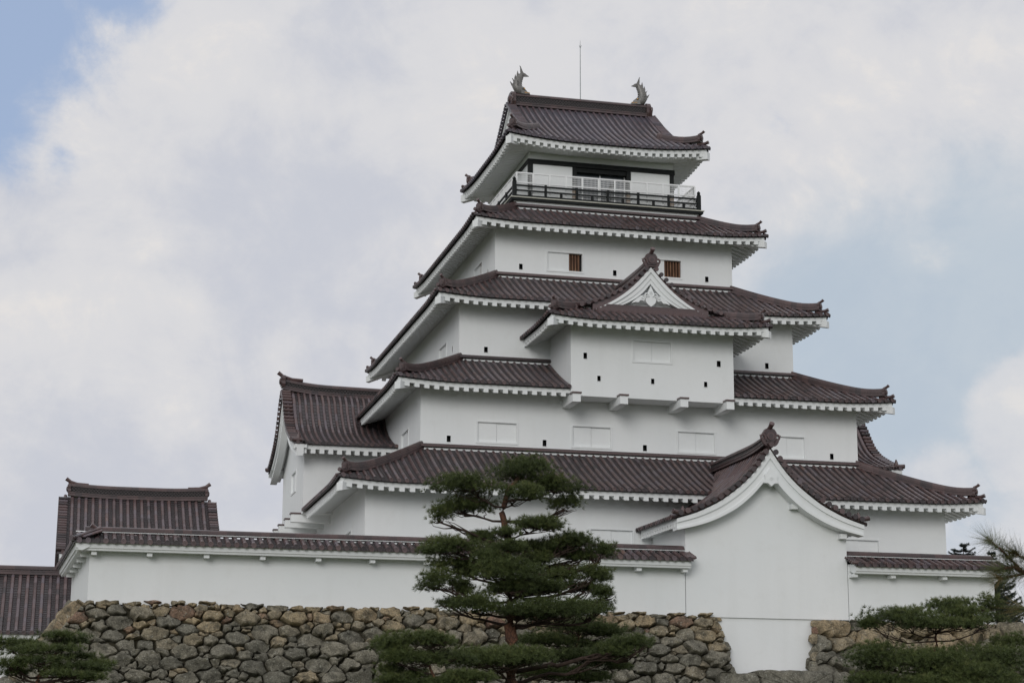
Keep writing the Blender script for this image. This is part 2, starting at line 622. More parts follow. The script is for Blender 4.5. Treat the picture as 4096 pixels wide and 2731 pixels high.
def tile_side(mb, sd, U, ranges=None, hip=True, pitch=0.300, white=None, u_start=None, row_off=0.0, topstrip=True, r=TR):
    """Pan tiles (stepped strips) with rows of cover tiles. ranges: kept intervals of s. u_start(s): lower limit of u."""
    if ranges is None:
        ranges = [(-sd.smax, sd.smax)]
    step = 0.135
    nu = int(math.ceil(U / step))
    us = np.linspace(0, U, nu + 1)
    for lo, hi in ranges:
        for i in range(nu):
            ua, ub = us[i], us[i + 1]
            a0, a1 = lo, hi
            if hip:
                a0, a1 = max(lo, -sd.smax + ua), min(hi, sd.smax - ua)
            if a1 - a0 < 0.02:
                continue
            ns = max(2, int((a1 - a0) / 0.8))
            ss = np.linspace(a0, a1, ns + 1)
            t = tt() * 0.22  # dark pan tint: weathering plus painted-in shade between the cover rows
            lower = [sd.P(s, ua, 0.030) for s in ss]
            riser = [sd.P(s, ua, -0.012) for s in ss]
            upper = [sd.P(max(min(s, sd.smax - ub), -sd.smax + ub) if hip else s, ub, -0.004) for s in ss]
            if u_start:
                if ua < u_start(0.5 * (lo + hi)) - 0.02:
                    continue
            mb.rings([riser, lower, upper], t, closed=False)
        # eave edge
        u0 = u_start(0.5 * (lo + hi)) if u_start else 0.0
        a0, a1 = lo, hi
        ns = max(2, int((a1 - a0) / 0.5))
        ss = np.linspace(a0, a1, ns + 1)
        mb.rings([[sd.P(s, u0 + 0.02, 0.030) for s in ss], [sd.P(s, u0 - 0.01, 0.028) for s in ss], [sd.P(s, u0 - 0.01, -0.055) for s in ss], [sd.P(s, u0 + 0.16, -0.055) for s in ss]], 0.25, closed=False)
    n = int((2 * sd.smax - 0.2) / pitch)
    x0 = -(n * pitch) / 2 + row_off
    for i in range(n + 1):
        s = x0 + i * pitch
        if not any(lo - 0.01 <= s <= hi + 0.01 for lo, hi in ranges):
            continue
        um = min(U, sd.smax - abs(s)) if hip else U
        u0 = (u_start(s) if u_start else 0.0) - 0.03
        if um - u0 < 0.15:
            continue
        cover_tile_row(mb, lambda u, da, dz, s=s: sd.P(s + da, u, dz), u0, um, r)
    # mortar and capping strip where the slope meets the wall above
    if topstrip:
        for lo, hi in ranges:
            a0, a1 = (max(lo, -sd.smax + U), min(hi, sd.smax - U)) if hip else (lo, hi)
            if a1 - a0 < 0.1:
                continue
            if white is not None:
                white.new('mortar_strip').hexa([sd.P(a0, U - 0.10, 0.045), sd.P(a1, U - 0.10, 0.045), sd.P(a1, U + 0.02, 0), sd.P(a0, U + 0.02, 0),
                            sd.P(a0, U - 0.10, 0.105), sd.P(a1, U - 0.10, 0.105), sd.P(a1, U + 0.02, 0.105), sd.P(a0, U + 0.02, 0.105)])
            for (w0, w1, h0, h1) in ((0.21, -0.02, 0.108, 0.15), (0.16, -0.02, 0.15, 0.19), (0.12, -0.02, 0.19, 0.235)):
                mb.hexa([sd.P(a0, U - w0, 0) * (1, 1, 0) + (0, 0, sd.z(a0, U) + h0), sd.P(a1, U - w0, 0) * (1, 1, 0) + (0, 0, sd.z(a1, U) + h0),
                         sd.P(a1, U - w1, 0) * (1, 1, 0) + (0, 0, sd.z(a1, U) + h0), sd.P(a0, U - w1, 0) * (1, 1, 0) + (0, 0, sd.z(a0, U) + h0),
                         sd.P(a0, U - w0, 0) * (1, 1, 0) + (0, 0, sd.z(a0, U) + h1), sd.P(a1, U - w0, 0) * (1, 1, 0) + (0, 0, sd.z(a1, U) + h1),
                         sd.P(a1, U - w1, 0) * (1, 1, 0) + (0, 0, sd.z(a1, U) + h1), sd.P(a0, U - w1, 0) * (1, 1, 0) + (0, 0, sd.z(a0, U) + h1)], 0.35 + random.uniform(-.15, .15))


def eave_side(mb, sd, zt, zb, zr, OV, off=0.12, ranges=None, hip=True, slope=0.36, rpitch=0.40, rw=0.195, flush=None):
    """White plastered eave: fascia, sloping soffit and rafters. zt/zb/zr: fascia top, fascia bottom, rafter bottom (mid eave)."""
    if ranges is None:
        ranges = [(-sd.smax + off, sd.smax - off)]
    lf = sd.lf or (lambda c, u: 0.0)

    def Q(s, u, z):
        q = sd.m + sd.a * s + sd.n * u
        return np.array((q[0], q[1], z + lf(sd.smax - abs(s), u)))
    for lo, hi in ranges:
        ns = max(2, int((hi - lo) / 0.4))
        sss = np.linspace(lo, hi, ns + 1)

        def cl(s, u):
            return max(min(s, sd.smax - u), -sd.smax + u) if hip else s
        ue = off + OV
        mb.rings([[Q(s, off + 0.10, zt) for s in sss], [Q(s, off, zt) for s in sss], [Q(s, off, zb) for s in sss],
                  [Q(cl(s, off + 0.10), off + 0.10, zb - 0.004) for s in sss],
                  [Q(cl(s, off + 0.11), off + 0.11, zb + 0.03) for s in sss]]
                 + ([[Q(cl(s, off + 0.20), off + 0.20, zb + 0.03) for s in sss], [Q(cl(s, off + 0.21), off + 0.21, flush) for s in sss]] if flush else [])
                 + [[Q(cl(s, ue * 0.6), ue * 0.6, (flush or zb + 0.03) + slope * (ue * 0.6 - off)) for s in sss],
                    [Q(cl(s, ue), ue, (flush or zb + 0.03) + slope * OV) for s in sss]], 0.5, closed=False)
    n = int((2 * sd.smax - 2 * off - 0.5) / rpitch)
    x0 = -n * rpitch / 2
    for i in range(n + 1):
        s = x0 + i * rpitch
        if not any(lo + rw * 0.4 <= s <= hi - rw * 0.4 for lo, hi in ranges):
            continue
        um = off + OV
        if hip:
            um = min(um, sd.smax - abs(s) - 0.05)
        u0 = off - 0.003
        if um - u0 < 0.2:
            continue
        dz = slope * (um - u0)
        h = rw / 2
        mb.hexa([Q(s - h, u0, zr), Q(s + h, u0, zr), Q(s + h, um, zr + dz), Q(s - h, um, zr + dz),
                 Q(s - h, u0, zb + 0.002), Q(s + h, u0, zb + 0.002), Q(s + h, um, zb + 0.05 + dz), Q(s - h, um, zb + 0.05 + dz)])


class Pieces:
    """A family of parts that become separate objects under one parent."""

    def __init__(s):
        s.l = []

    def new(s, name):
        m = MB()
        s.l.append((name, m))
        return m

    def eave(s, sd, zt, zb, zr, OV, off, ranges, *a, **k):
        if ranges is None:
            ranges = [(-sd.smax + off, sd.smax - off)]
        for r in ranges:
            eave_side(s.new('eave'), sd, zt, zb, zr, OV, off, [r], *a, **k)

    def build(s, mat, parent):
        for name, m in s.l:
            if m.f:
                fix_normals(m.build(name, mat, parent))


RIDGE_SMALL = [(0.17, 0.0), (0.17, 0.055), (0.135, 0.06), (0.135, 0.115), (0.155, 0.12), (0.155, 0.17), (0.12, 0.175), (0.12, 0.225), (0.095, 0.23), (0.085, 0.285), (0.045, 0.33)]


def ridge_sweep(mb, path, prof, side, seg=0.3, caps=True):
    """Stacked ridge tiles along a path; side(i) is the horizontal cross direction."""
    full = [(x, z) for x, z in prof] + [(-x, z) for x, z in prof[::-1]]
    RG = [[np.array(p) + side * x + np.array((0, 0, z)) for x, z in full] for p in path]
    mb.rings(RG, 0.4, closed=True, cap0=caps, cap1=caps, tints=[0.34 + (tt() - .5) * .22 for _ in RG])


def onigawara(mb, c, out, size=0.24, tori=True, wings=False):
    """Ridge-end tile: shaped plate facing out, with a raised medallion and the round horn above it."""
    c, out = np.array(c, float), np.array(out, float)
    out = out / np.linalg.norm(out)
    sx = np.cross(out, (0, 0, 1.0))
    sx /= np.linalg.norm(sx)
    up = np.array((0, 0, 1.0))
    S = size
    ol = [(-0.75, -0.95), (0.75, -0.95), (0.95, -0.45), (0.85, 0.0), (0.92, 0.45), (0.62, 0.92), (0.25, 1.05), (-0.25, 1.05), (-0.62, 0.92), (-0.92, 0.45), (-0.85, 0.0), (-0.95, -0.45)]
    mb.extrude([(x * S, y * S) for x, y in ol], c, sx, up, -out * S * 0.55, 0.35)
    mb.extrude([(x * S * 0.72, y * S * 0.78 + 0.02) for x, y in ol], c + out * S * 0.14, sx, up, -out * S * 0.2, 0.3)
    n = 14
    for rr, d0, d1, t in ((0.50, 0.14, 0.30, 0.45), (0.30, 0.26, 0.36, 0.3)):
        mb.tube([c + out * S * d0, c + out * S * d1], rr * S, n, t)
    if wings:       # scrolled fins at both sides
        for sg in (-1, 1):
            pts = []
            for q in range(13):
                a = math.radians(-150 + q * 30)
                rad = 0.16 + 0.028 * q
                pts.append(c + sx * sg * S * (1.02 + rad * math.cos(a) * 0.8) + up * S * (-0.20 + rad * math.sin(a)))
            mb.tube(pts[::-1], [S * (0.20 - 0.009 * q) for q in range(13)], 6, 0.4, up=out)
            for w in range(3):
                pp = [c + sx * sg * S * (0.45 + 0.13 * q + 0.1 * w) + up * S * (-1.15 + 0.26 * w + 0.022 * q * q) for q in range(7)]
                mb.tube(pp, [S * 0.16, S * .17, S * .16, S * .15, S * .13, S * .10, S * .04], 6, 0.35, up=out)
    if tori:
        b = c + up * S * 0.95 - out * S * 0.5
        P = [b, b + out * S * 0.5 + up * S * 0.12, b + out * S * 1.0 + up * S * 0.38, b + out * S * 1.25 + up * S * 0.60]
        mb.tube(P, [S * 0.27, S * 0.29, S * 0.31, S * 0.36], 10, 0.4)


def hip_ridge(parent, A, B, zfun, outdir, size=0.19, lift_end=0.14, prof=RIDGE_SMALL, name='hip_ridge'):
    """Ridge running down a hip from B (top) to A (corner). zfun(t) gives the roof height, t=0 at the corner."""
    mb = MB()
    A, B = np.array(A, float), np.array(B, float)
    d = (B - A)[:2]
    L = np.linalg.norm(d)
    d = d / L
    side = np.array((-d[1], d[0], 0))
    path = []
    n = max(8, int(L / 0.25))
    for i in range(n + 1):
        t = i / n
        q = A[:2] + (B - A)[:2] * t
        path.append((q[0], q[1], zfun(t) + lift_end * max(0, 1 - t * L / 1.4) ** 2.2))
    ridge_sweep(mb, path, prof, side)
    o = mb.build(name, M_TILE, parent)
    fix_normals(o)
    m2 = MB()
    onigawara(m2, np.array(path[0]) + (0, 0, size * 0.78), outdir, size)
    # corner cover tiles below the ridge end
    od = np.array(outdir, float) / np.linalg.norm(outdir)
    p0 = np.array(path[0]) - (0, 0, lift_end * 0.9)
    m2.tube([p0 - od * 0.2 + (0, 0, 0.05), p0 + od * 0.20 + (0, 0, 0.06), p0 + od * 0.36 + (0, 0, 0.10)], [TR, TR, TR * 1.15], 10, 0.35)
    fix_normals(m2.build('ridge_end_tile', M_TILE, parent))
    return o


def corner_beam(mb, wx, wy, tipx, tipy, zb, h=0.34, hw=0.135, slope=0.28):
    A, T = np.array((wx, wy, 0.0)), np.array((tipx, tipy, 0.0))
    d = T - A
    L = np.linalg.norm(d)
    d /= L
    sd = np.array((-d[1], d[0], 0)) * hw
    zi = zb + slope * L * 0.75
    P = [A - sd + (0, 0, zi), T - sd + (0, 0, zb), T + sd + (0, 0, zb), A + sd + (0, 0, zi)]
    Q = [A - sd + (0, 0, zi + h), T - sd + (0, 0, zb + h - 0.05), T + sd + (0, 0, zb + h - 0.05), A + sd + (0, 0, zi + h)]
    mb.hexa(P + Q)
    # small chamfered top board of the beam end
    mb.hexa([T - d * 0.5 - sd * 0.75 + (0, 0, zb + h - 0.06), T - d * 0.04 - sd * 0.75 + (0, 0, zb + h - 0.06), T - d * 0.04 + sd * 0.75 + (0, 0, zb + h - 0.06), T - d * 0.5 + sd * 0.75 + (0, 0, zb + h - 0.06),
             T - d * 0.5 - sd * 0.75 + (0, 0, zb + h + 0.06), T - d * 0.14 - sd * 0.75 + (0, 0, zb + h + 0.06), T - d * 0.14 + sd * 0.75 + (0, 0, zb + h + 0.06), T - d * 0.5 + sd * 0.75 + (0, 0, zb + h + 0.06)])


def wall_sheet(mb, o, ax, length, z0, z1, holes, nrm, depth=0.25):
    """Wall face with real openings. holes: (s0, s1, za, zb) along ax from o; nrm points outwards."""
    o, ax, nrm = np.array(o, float), np.array(ax, float), np.array(nrm, float)
    S = sorted({0.0, length, *[h[0] for h in holes], *[h[1] for h in holes]})
    Zs = sorted({z0, z1, *[h[2] for h in holes], *[h[3] for h in holes]})

    def P(s, z, d=0.0):
        return o * (1, 1, 0) + ax * s - nrm * d + np.array((0, 0, z))
    for i in range(len(S) - 1):
        for j in range(len(Zs) - 1):
            sc, zc = (S[i] + S[i + 1]) / 2, (Zs[j] + Zs[j + 1]) / 2
            if any(h[0] < sc < h[1] and h[2] < zc < h[3] for h in holes):
                continue
            mb.poly([P(S[i], Zs[j]), P(S[i + 1], Zs[j]), P(S[i + 1], Zs[j + 1]), P(S[i], Zs[j + 1])])
    for s0, s1, za, zb in holes:
        for A, B in (((s0, za), (s0, zb)), ((s1, zb), (s1, za)), ((s0, zb), (s1, zb)), ((s1, za), (s0, za))):
            mb.poly([P(*A), P(*B), P(*B, depth), P(*A, depth)])
    return P


def loophole(parent, P, s0, s1, za, zb):       # lined opening with a dark back
    mb = MB()
    g = 0.004
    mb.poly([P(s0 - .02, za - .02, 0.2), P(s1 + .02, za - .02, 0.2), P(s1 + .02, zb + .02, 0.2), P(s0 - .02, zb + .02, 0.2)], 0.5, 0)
    w = 0.025
    for a, b, c, d in ((s0 - w, s0, za - w, zb + w), (s1, s1 + w, za - w, zb + w), (s0, s1, zb, zb + w), (s0, s1, za - w, za)):
        mb.hexa([P(a, c, 0.2), P(b, c, 0.2), P(b, c, -0.012), P(a, c, -0.012), P(a, d, 0.2), P(b, d, 0.2), P(b, d, -0.012), P(a, d, -0.012)], 0.5, 1)
    o = mb.build('loophole', [M_DARK, M_PLASTER], parent)
    fix_normals(o)


def window(parent, P, s0, s1, za, zb, kind='shut', split=0.5, label=None):
    """Sliding plaster shutters in a shallow frame; 'open' leaves wooden bars showing at the right."""
    mb = MB()
    w = 0.07

    def bx(m, a, b, c, d, d0, d1, tint=0.5, k=0):
        m.hexa([P(a, c, d0), P(b, c, d0), P(b, c, d1), P(a, c, d1), P(a, d, d0), P(b, d, d0), P(b, d, d1), P(a, d, d1)], tint, k)
    for a, b, c, d in ((s0 - 0.03, s0 + w * .5, za - .03, zb + .03), (s1 - w * .5, s1 + 0.03, za - .03, zb + .03), (s0 + w * .5, s1 - w * .5, zb - w * .4, zb + .03), (s0 + w * .5, s1 - w * .5, za - .03, za + w * .7)):
        bx(mb, a, b, c, d, 0.14, -0.03)
    if kind == 'open':
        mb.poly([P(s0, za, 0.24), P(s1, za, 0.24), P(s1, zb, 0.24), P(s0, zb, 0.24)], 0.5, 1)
    o = fix_normals(mb.build('window', [M_PLASTER, M_DARK], parent))
    if label:
        o['label'] = label
    sm = s0 + (s1 - s0) * split
    m = MB()
    bx(m, s0 + w * .5, sm + (0.03 if kind == 'open' else -.007), za + w * .7, zb - w * .4, 0.12, 0.055)
    fix_normals(m.build('shutter', M_PLASTER, o))
    if kind == 'shut':
        m = MB()
        bx(m, sm + 0.007, s1 - w * .5, za + w * .7, zb - w * .4, 0.14, 0.075)
        fix_normals(m.build('shutter', M_PLASTER, o))
    else:
        x = sm + 0.04
        while x < s1 - 0.1:
            m = MB()
            bx(m, x, x + 0.075, za + 0.02, zb - 0.02, 0.20, 0.11)
            fix_normals(m.build('wooden_bar', M_WOOD, o))
            x += 0.135
    return o


def prof_line(z0, z1, U, a=0.82):
    def f(u):
        t = u / U
        return z0 + (z1 - z0) * (a * t + (1 - a) * t * t)
    return f


def prof_table(us, zs):
    us, zs = np.array(us, float), np.array(zs, float)
    uu = np.linspace(us[0], us[-1], 60)
    zz = np.interp(uu, us, zs)
    for _ in range(3):
        zz[1:-1] = 0.25 * zz[:-2] + 0.5 * zz[1:-1] + 0.25 * zz[2:]

    def f(u):
        if u < uu[0]:
            return zz[0] + (u - uu[0]) * (zz[2] - zz[0]) / (uu[2] - uu[0])
        return float(np.interp(u, uu, zz))
    return f


# ------------------------------------------------------------------ ground
g = MB()
gx = [-600, -120, -60, -40, -23.6, 40, 600]
S_ = 900
g.poly([(-S_, -S_, -2.1), (S_, -S_, -2.1), (S_, S_ * 2, -2.1), (-S_, S_ * 2, -2.1)])
tag(g.build('ground', M_GROUND), kind='structure')
g = MB()
g.hexa([(-22.3, -15.4, -2.09), (46, -15.4, -2.09), (46, 45, -2.09), (-22.4, 45, -2.09), (-22.3, -15.4, 4.36), (46, -15.4, 4.36), (46, 45, 4.36), (-22.4, 45, 4.36)])
tag(g.build('castle_terrace', M_GRAVEL), kind='structure')

# ------------------------------------------------------------------ castle keep
keep = thing('castle_keep', 'five-storey white castle tower with dark brown tiled roofs and a balcony under its top roof', 'castle tower')
W = {1: 12.0, 2: 9.418, 3: 7.439, 4: 5.458}
Dp = {k: 12.041 - (12.0 - w) for k, w in W.items()}
E_ = {1: 9.01, 2: 13.473, 3: 17.512, 4: 21.475}
TOP = {1: 11.30, 2: 15.42, 3: 19.62, 4: 23.11}
NEXT = {1: 9.418, 2: 7.439, 3: 5.458, 4: 4.352}
OVH, TE = 1.13, 1.25           # fascia and tile edge in front of the wall
BAYX0, BAYX1, BAYY, BAYZ = -3.524, 3.440, -10.715, 13.55
WINGX, WINGD, WINGZ = 13.26, 3.57, 9.33
OPP = {'front': ((0, -1), (1, 0), (0, 1)), 'back': ((0, 1), (-1, 0), (0, -1)), 'left': ((-1, 0), (0, -1), (1, 0)), 'right': ((1, 0), (0, 1), (-1, 0))}


def cut(lo, hi, c0, c1):
    return [(lo, c0), (c1, hi)]


walls = {}
lows = {1: 4.37, 2: 11.2, 3: 15.3, 4: 19.5}
for k in (1, 2, 3, 4):
    w, d = W[k], Dp[k]
    zt = E_[k] + 0.22 + 0.36 * OVH
    z0 = lows[k]
    mb = MB()
    holes = {'front': [], 'left': []}
    if k == 1:
        holes['front'] = [('w', -3.16, -1.37, 7.10, 8.05), ('w', 7.25, 9.03, 7.10, 7.99)]
        holes['left'] = [('w', -8.93, -7.35, 7.15, 8.06)]
    if k == 2:
        holes['front'] = [('w', -7.11, -5.43, 11.67, 12.54), ('w', -3.14, -1.46, 11.66, 12.55), ('w', 1.38, 3.04, 11.63, 12.53), ('w', 5.45, 7.04, 11.58, 12.53),
                          ('l', -8.34, -8.18, 11.64, 11.90), ('l', -4.37, -4.21, 11.64, 11.90), ('l', -0.11, 0.06, 11.63, 11.88), ('l', 8.15, 8.31, 11.63, 11.88)]
        holes['left'] = [('o', -6.95, -5.40, 11.70, 12.55)]
    if k == 3:
        holes['front'] = [('l', -6.38, -6.22, 15.82, 16.06), ('l', 6.13, 6.29, 15.81, 16.06)]
        holes['left'] = [('w', -4.96, -3.36, 15.9, 16.75), ('l', -6.25, -6.10, 16.05, 16.30)]
    if k == 4:
        holes['front'] = [('o', -3.14, -1.49, 20.07, 20.95), ('o', 1.42, 3.08, 20.10, 20.95),
                          ('l', -4.39, -4.23, 20.04, 20.29), ('l', -0.12, 0.04, 20.04, 20.29), ('l', 4.17, 4.33, 20.04, 20.29)]
        holes['left'] = [('o', -3.02, -1.40, 20.15, 20.98), ('l', -4.25, -4.10, 20.05, 20.30)]
    Pf = wall_sheet(mb, (-w, -d, 0), (1, 0, 0), 2 * w, z0, zt, [(h[1] + w, h[2] + w, h[3], h[4]) for h in holes['front']], (0, -1, 0))
    Pl = wall_sheet(mb, (-w, d, 0), (0, -1, 0), 2 * d, z0, zt, [(d - h[2], d - h[1], h[3], h[4]) for h in holes['left']], (-1, 0, 0))
    wall_sheet(mb, (w, -d, 0), (0, 1, 0), 2 * d, z0, zt, [], (1, 0, 0))
    wall_sheet(mb, (w, d, 0), (-1, 0, 0), 2 * w, z0, zt, [], (0, 1, 0))
    mb.build('wall', M_PLASTER, keep)
    for h in holes['front']:
        s0, s1, a, b = h[1] + w, h[2] + w, h[3], h[4]
        if h[0] == 'l':
            loophole(keep, Pf, s0, s1, a, b)
        elif h[0] == 'w':
            window(keep, Pf, s0, s1, a, b)
        else:
            window(keep, Pf, s0, s1, a, b, 'open', 0.60 if h[1] < 0 else 0.50, 'window with its white shutter half open and brown wooden bars')
    for h in holes['left']:
        s0, s1, a, b = d - h[2], d - h[1], h[3], h[4]
        if h[0] == 'l':
            loophole(keep, Pl, s0, s1, a, b)
        else:
            window(keep, Pl, s0, s1, a, b, 'open' if h[0] == 'o' else 'shut', 0.6)

    # roof of this storey
    EX, EY = w + TE, d + TE
    U = EX - NEXT[k]
    lift = corner_lift(0.15, 2.6)
    zpan = E_[k] + 0.40
    prof = prof_line(zpan + 0.03, TOP[k], U)
    tiles, white = MB(), Pieces()
    ev = Pieces()
    sides = {}
    for nm, (o, a, n) in OPP.items():
        ex = EX if nm in ('front', 'back') else EY
        mid = (o[0] * EX, o[1] * EY, 0)
        sd = Side(mid, (*a, 0), (*n, 0), ex, prof, lift)
        sides[nm] = sd
        rg = [(-ex, ex)]
        er = [(-ex + 0.12, ex - 0.12)]
        if k == 2 and nm == 'front':
            rg = cut(-ex, ex, BAYX0, BAYX1)
            er = cut(-ex + .12, ex - .12, BAYX0, BAYX1)
        if k == 1 and nm in ('left', 'right'):
            rg = cut(-ex, ex, -WINGD, WINGD)
            er = cut(-ex + .12, ex - .12, -WINGD, WINGD)
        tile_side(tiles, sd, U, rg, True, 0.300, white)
        ev.eave(sd, E_[k] + 0.36, E_[k] + 0.19, E_[k] + 0.045, OVH, 0.12, er)
    for sx in (-1, 1):
        for sy in (-1, 1):
            corner_beam(ev.new('corner_beam'), sx * w, sy * d, sx * (w + 1.174), sy * (d + 1.174), E_[k])
    ro = tiles.build('roof', M_TILE, keep, 35)
    ev.build(M_PLASTER, ro)
    white.build(M_PLASTER, ro)
    for sx in (-1, 1):
        for sy in (-1, 1):
            i0 = 0.30
            A = (sx * (EX - i0), sy * (EY - i0), 0)
            B = (sx * (EX - U - 0.05), sy * (EY - U - 0.05), 0)
            hip_ridge(ro, A, B, lambda t, U=U, prof=prof, lift=lift: prof(i0 + (U - i0) * t) + lift(i0 + (U - i0) * t, i0 + (U - i0) * t) + 0.02, (sx, sy, 0))


def gable_discs(mb, mids, out, pf_len=0.42, r=TR * 1.12):
    """Row of short cover tiles lying across a gable edge, their round ends facing out."""
    out = np.array(out, float)
    for p in mids:
        p = np.array(p, float)
        t = tt() * 0.8
        mb.tube([p - out * pf_len, p + out * 0.0], [r * 0.92, r], 8, t)
        mb.tube([p - out * 0.01, p + out * 0.035], [r * 1.16, r * 1.16], 12, t * 0.8)


def along_curve(f, u0, u1, pitch):
    """u values spaced evenly along the curve z = f(u)."""
    uu = np.linspace(u0, u1, 400)
    zz = np.array([f(u) for u in uu])
    L = np.concatenate([[0], np.cumsum(np.hypot(np.diff(uu), np.diff(zz)))])
    n = int(L[-1] / pitch)
    return [float(np.interp(i * pitch, L, uu)) for i in range(n + 1)]


def barge_board(mb, outer, inner, o, ax, out, bands, n=28):
    """Moulded white board following a gable edge. outer/inner: x -> z for x in [0, half], both halves built.
    bands: (f0, f1, proud, depth) fractions from the outer to the inner edge."""
    o, ax, out = np.array(o, float), np.array(ax, float), np.array(out, float)
    xo, zo, xi, zi = outer[0], outer[1], inner[0], inner[1]
    ts = np.linspace(0, 1, n + 1)
    for sg in (-1, 1):
        for f0, f1, pr, dp in bands:
            RG = []
            for t in ts:
                xa, za = np.interp(t, np.linspace(0, 1, len(xo)), xo), np.interp(t, np.linspace(0, 1, len(zo)), zo)
                xb, zb = np.interp(t, np.linspace(0, 1, len(xi)), xi), np.interp(t, np.linspace(0, 1, len(zi)), zi)
                A = np.array((xa + (xb - xa) * f0, za + (zb - za) * f0))
                B = np.array((xa + (xb - xa) * f1, za + (zb - za) * f1))
                pa = o + ax * sg * A[0] + np.array((0, 0, A[1]))
                pb = o + ax * sg * B[0] + np.array((0, 0, B[1]))
                RG.append([pa + out * pr, pb + out * pr, pb + out * (pr - dp), pa + out * (pr - dp)])
            mb.rings(RG, 0.5, closed=True, cap0=True, cap1=True)


def smooth_curve(xs, zs, n=29):
    xs, zs = np.array(xs, float), np.array(zs, float)
    d = np.concatenate([[0], np.cumsum(np.hypot(np.diff(xs), np.diff(zs)))])
    q = np.linspace(0, d[-1], n)
    X, Zz = np.interp(q, d, xs), np.interp(q, d, zs)
    for _ in range(4):
        X[1:-1] = 0.25 * X[:-2] + 0.5 * X[1:-1] + 0.25 * X[2:]
        Zz[1:-1] = 0.25 * Zz[:-2] + 0.5 * Zz[1:-1] + 0.25 * Zz[2:]
    return X, Zz


def main_ridge(mb, lat, A, B, side, h0=0.0, hl=0.26, wid=0.17, up_end=(0.0, 0.0)):
    """Tall ridge: courses, a ring lattice band, courses, round cap. The lattice goes into its own mesh."""
    A, B = np.array(A, float), np.array(B, float)
    n = max(8, int(np.linalg.norm(B - A) / 0.3))
    L = np.linalg.norm(B - A)

    def pt(t):
        p = A + (B - A) * t
        z = up_end[0] * max(0, 1 - t * L / 2.2) ** 2 + up_end[1] * max(0, 1 - (1 - t) * L / 2.2) ** 2
        return p + (0, 0, z)
    path = [pt(i / n) for i in range(n + 1)]
    low = [(wid + .06, h0), (wid + .06, h0 + .07), (wid + .02, h0 + .075), (wid + .02, h0 + .12), (wid + .045, h0 + .125), (wid + .045, h0 + .17), (wid * .8, h0 + .175)]
    ridge_sweep(mb, path, low, side)
    hb = h0 + .17
    full = [(wid * .72, hb), (wid * .72, hb + hl), (-wid * .72, hb + hl), (-wid * .72, hb)]
    lat.rings([[np.array(p) + side * x + np.array((0, 0, z)) for x, z in full] for p in path], 0.4, closed=True, cap0=True, cap1=True)
    ht = hb + hl
    top = [(wid * .9, ht - .005), (wid * .9, ht + .045), (wid * .75, ht + .05), (wid * .75, ht + .09), (wid * .45, ht + .13), (wid * .2, ht + .155)]
    ridge_sweep(mb, path, top, side)
    return ht + .155, path


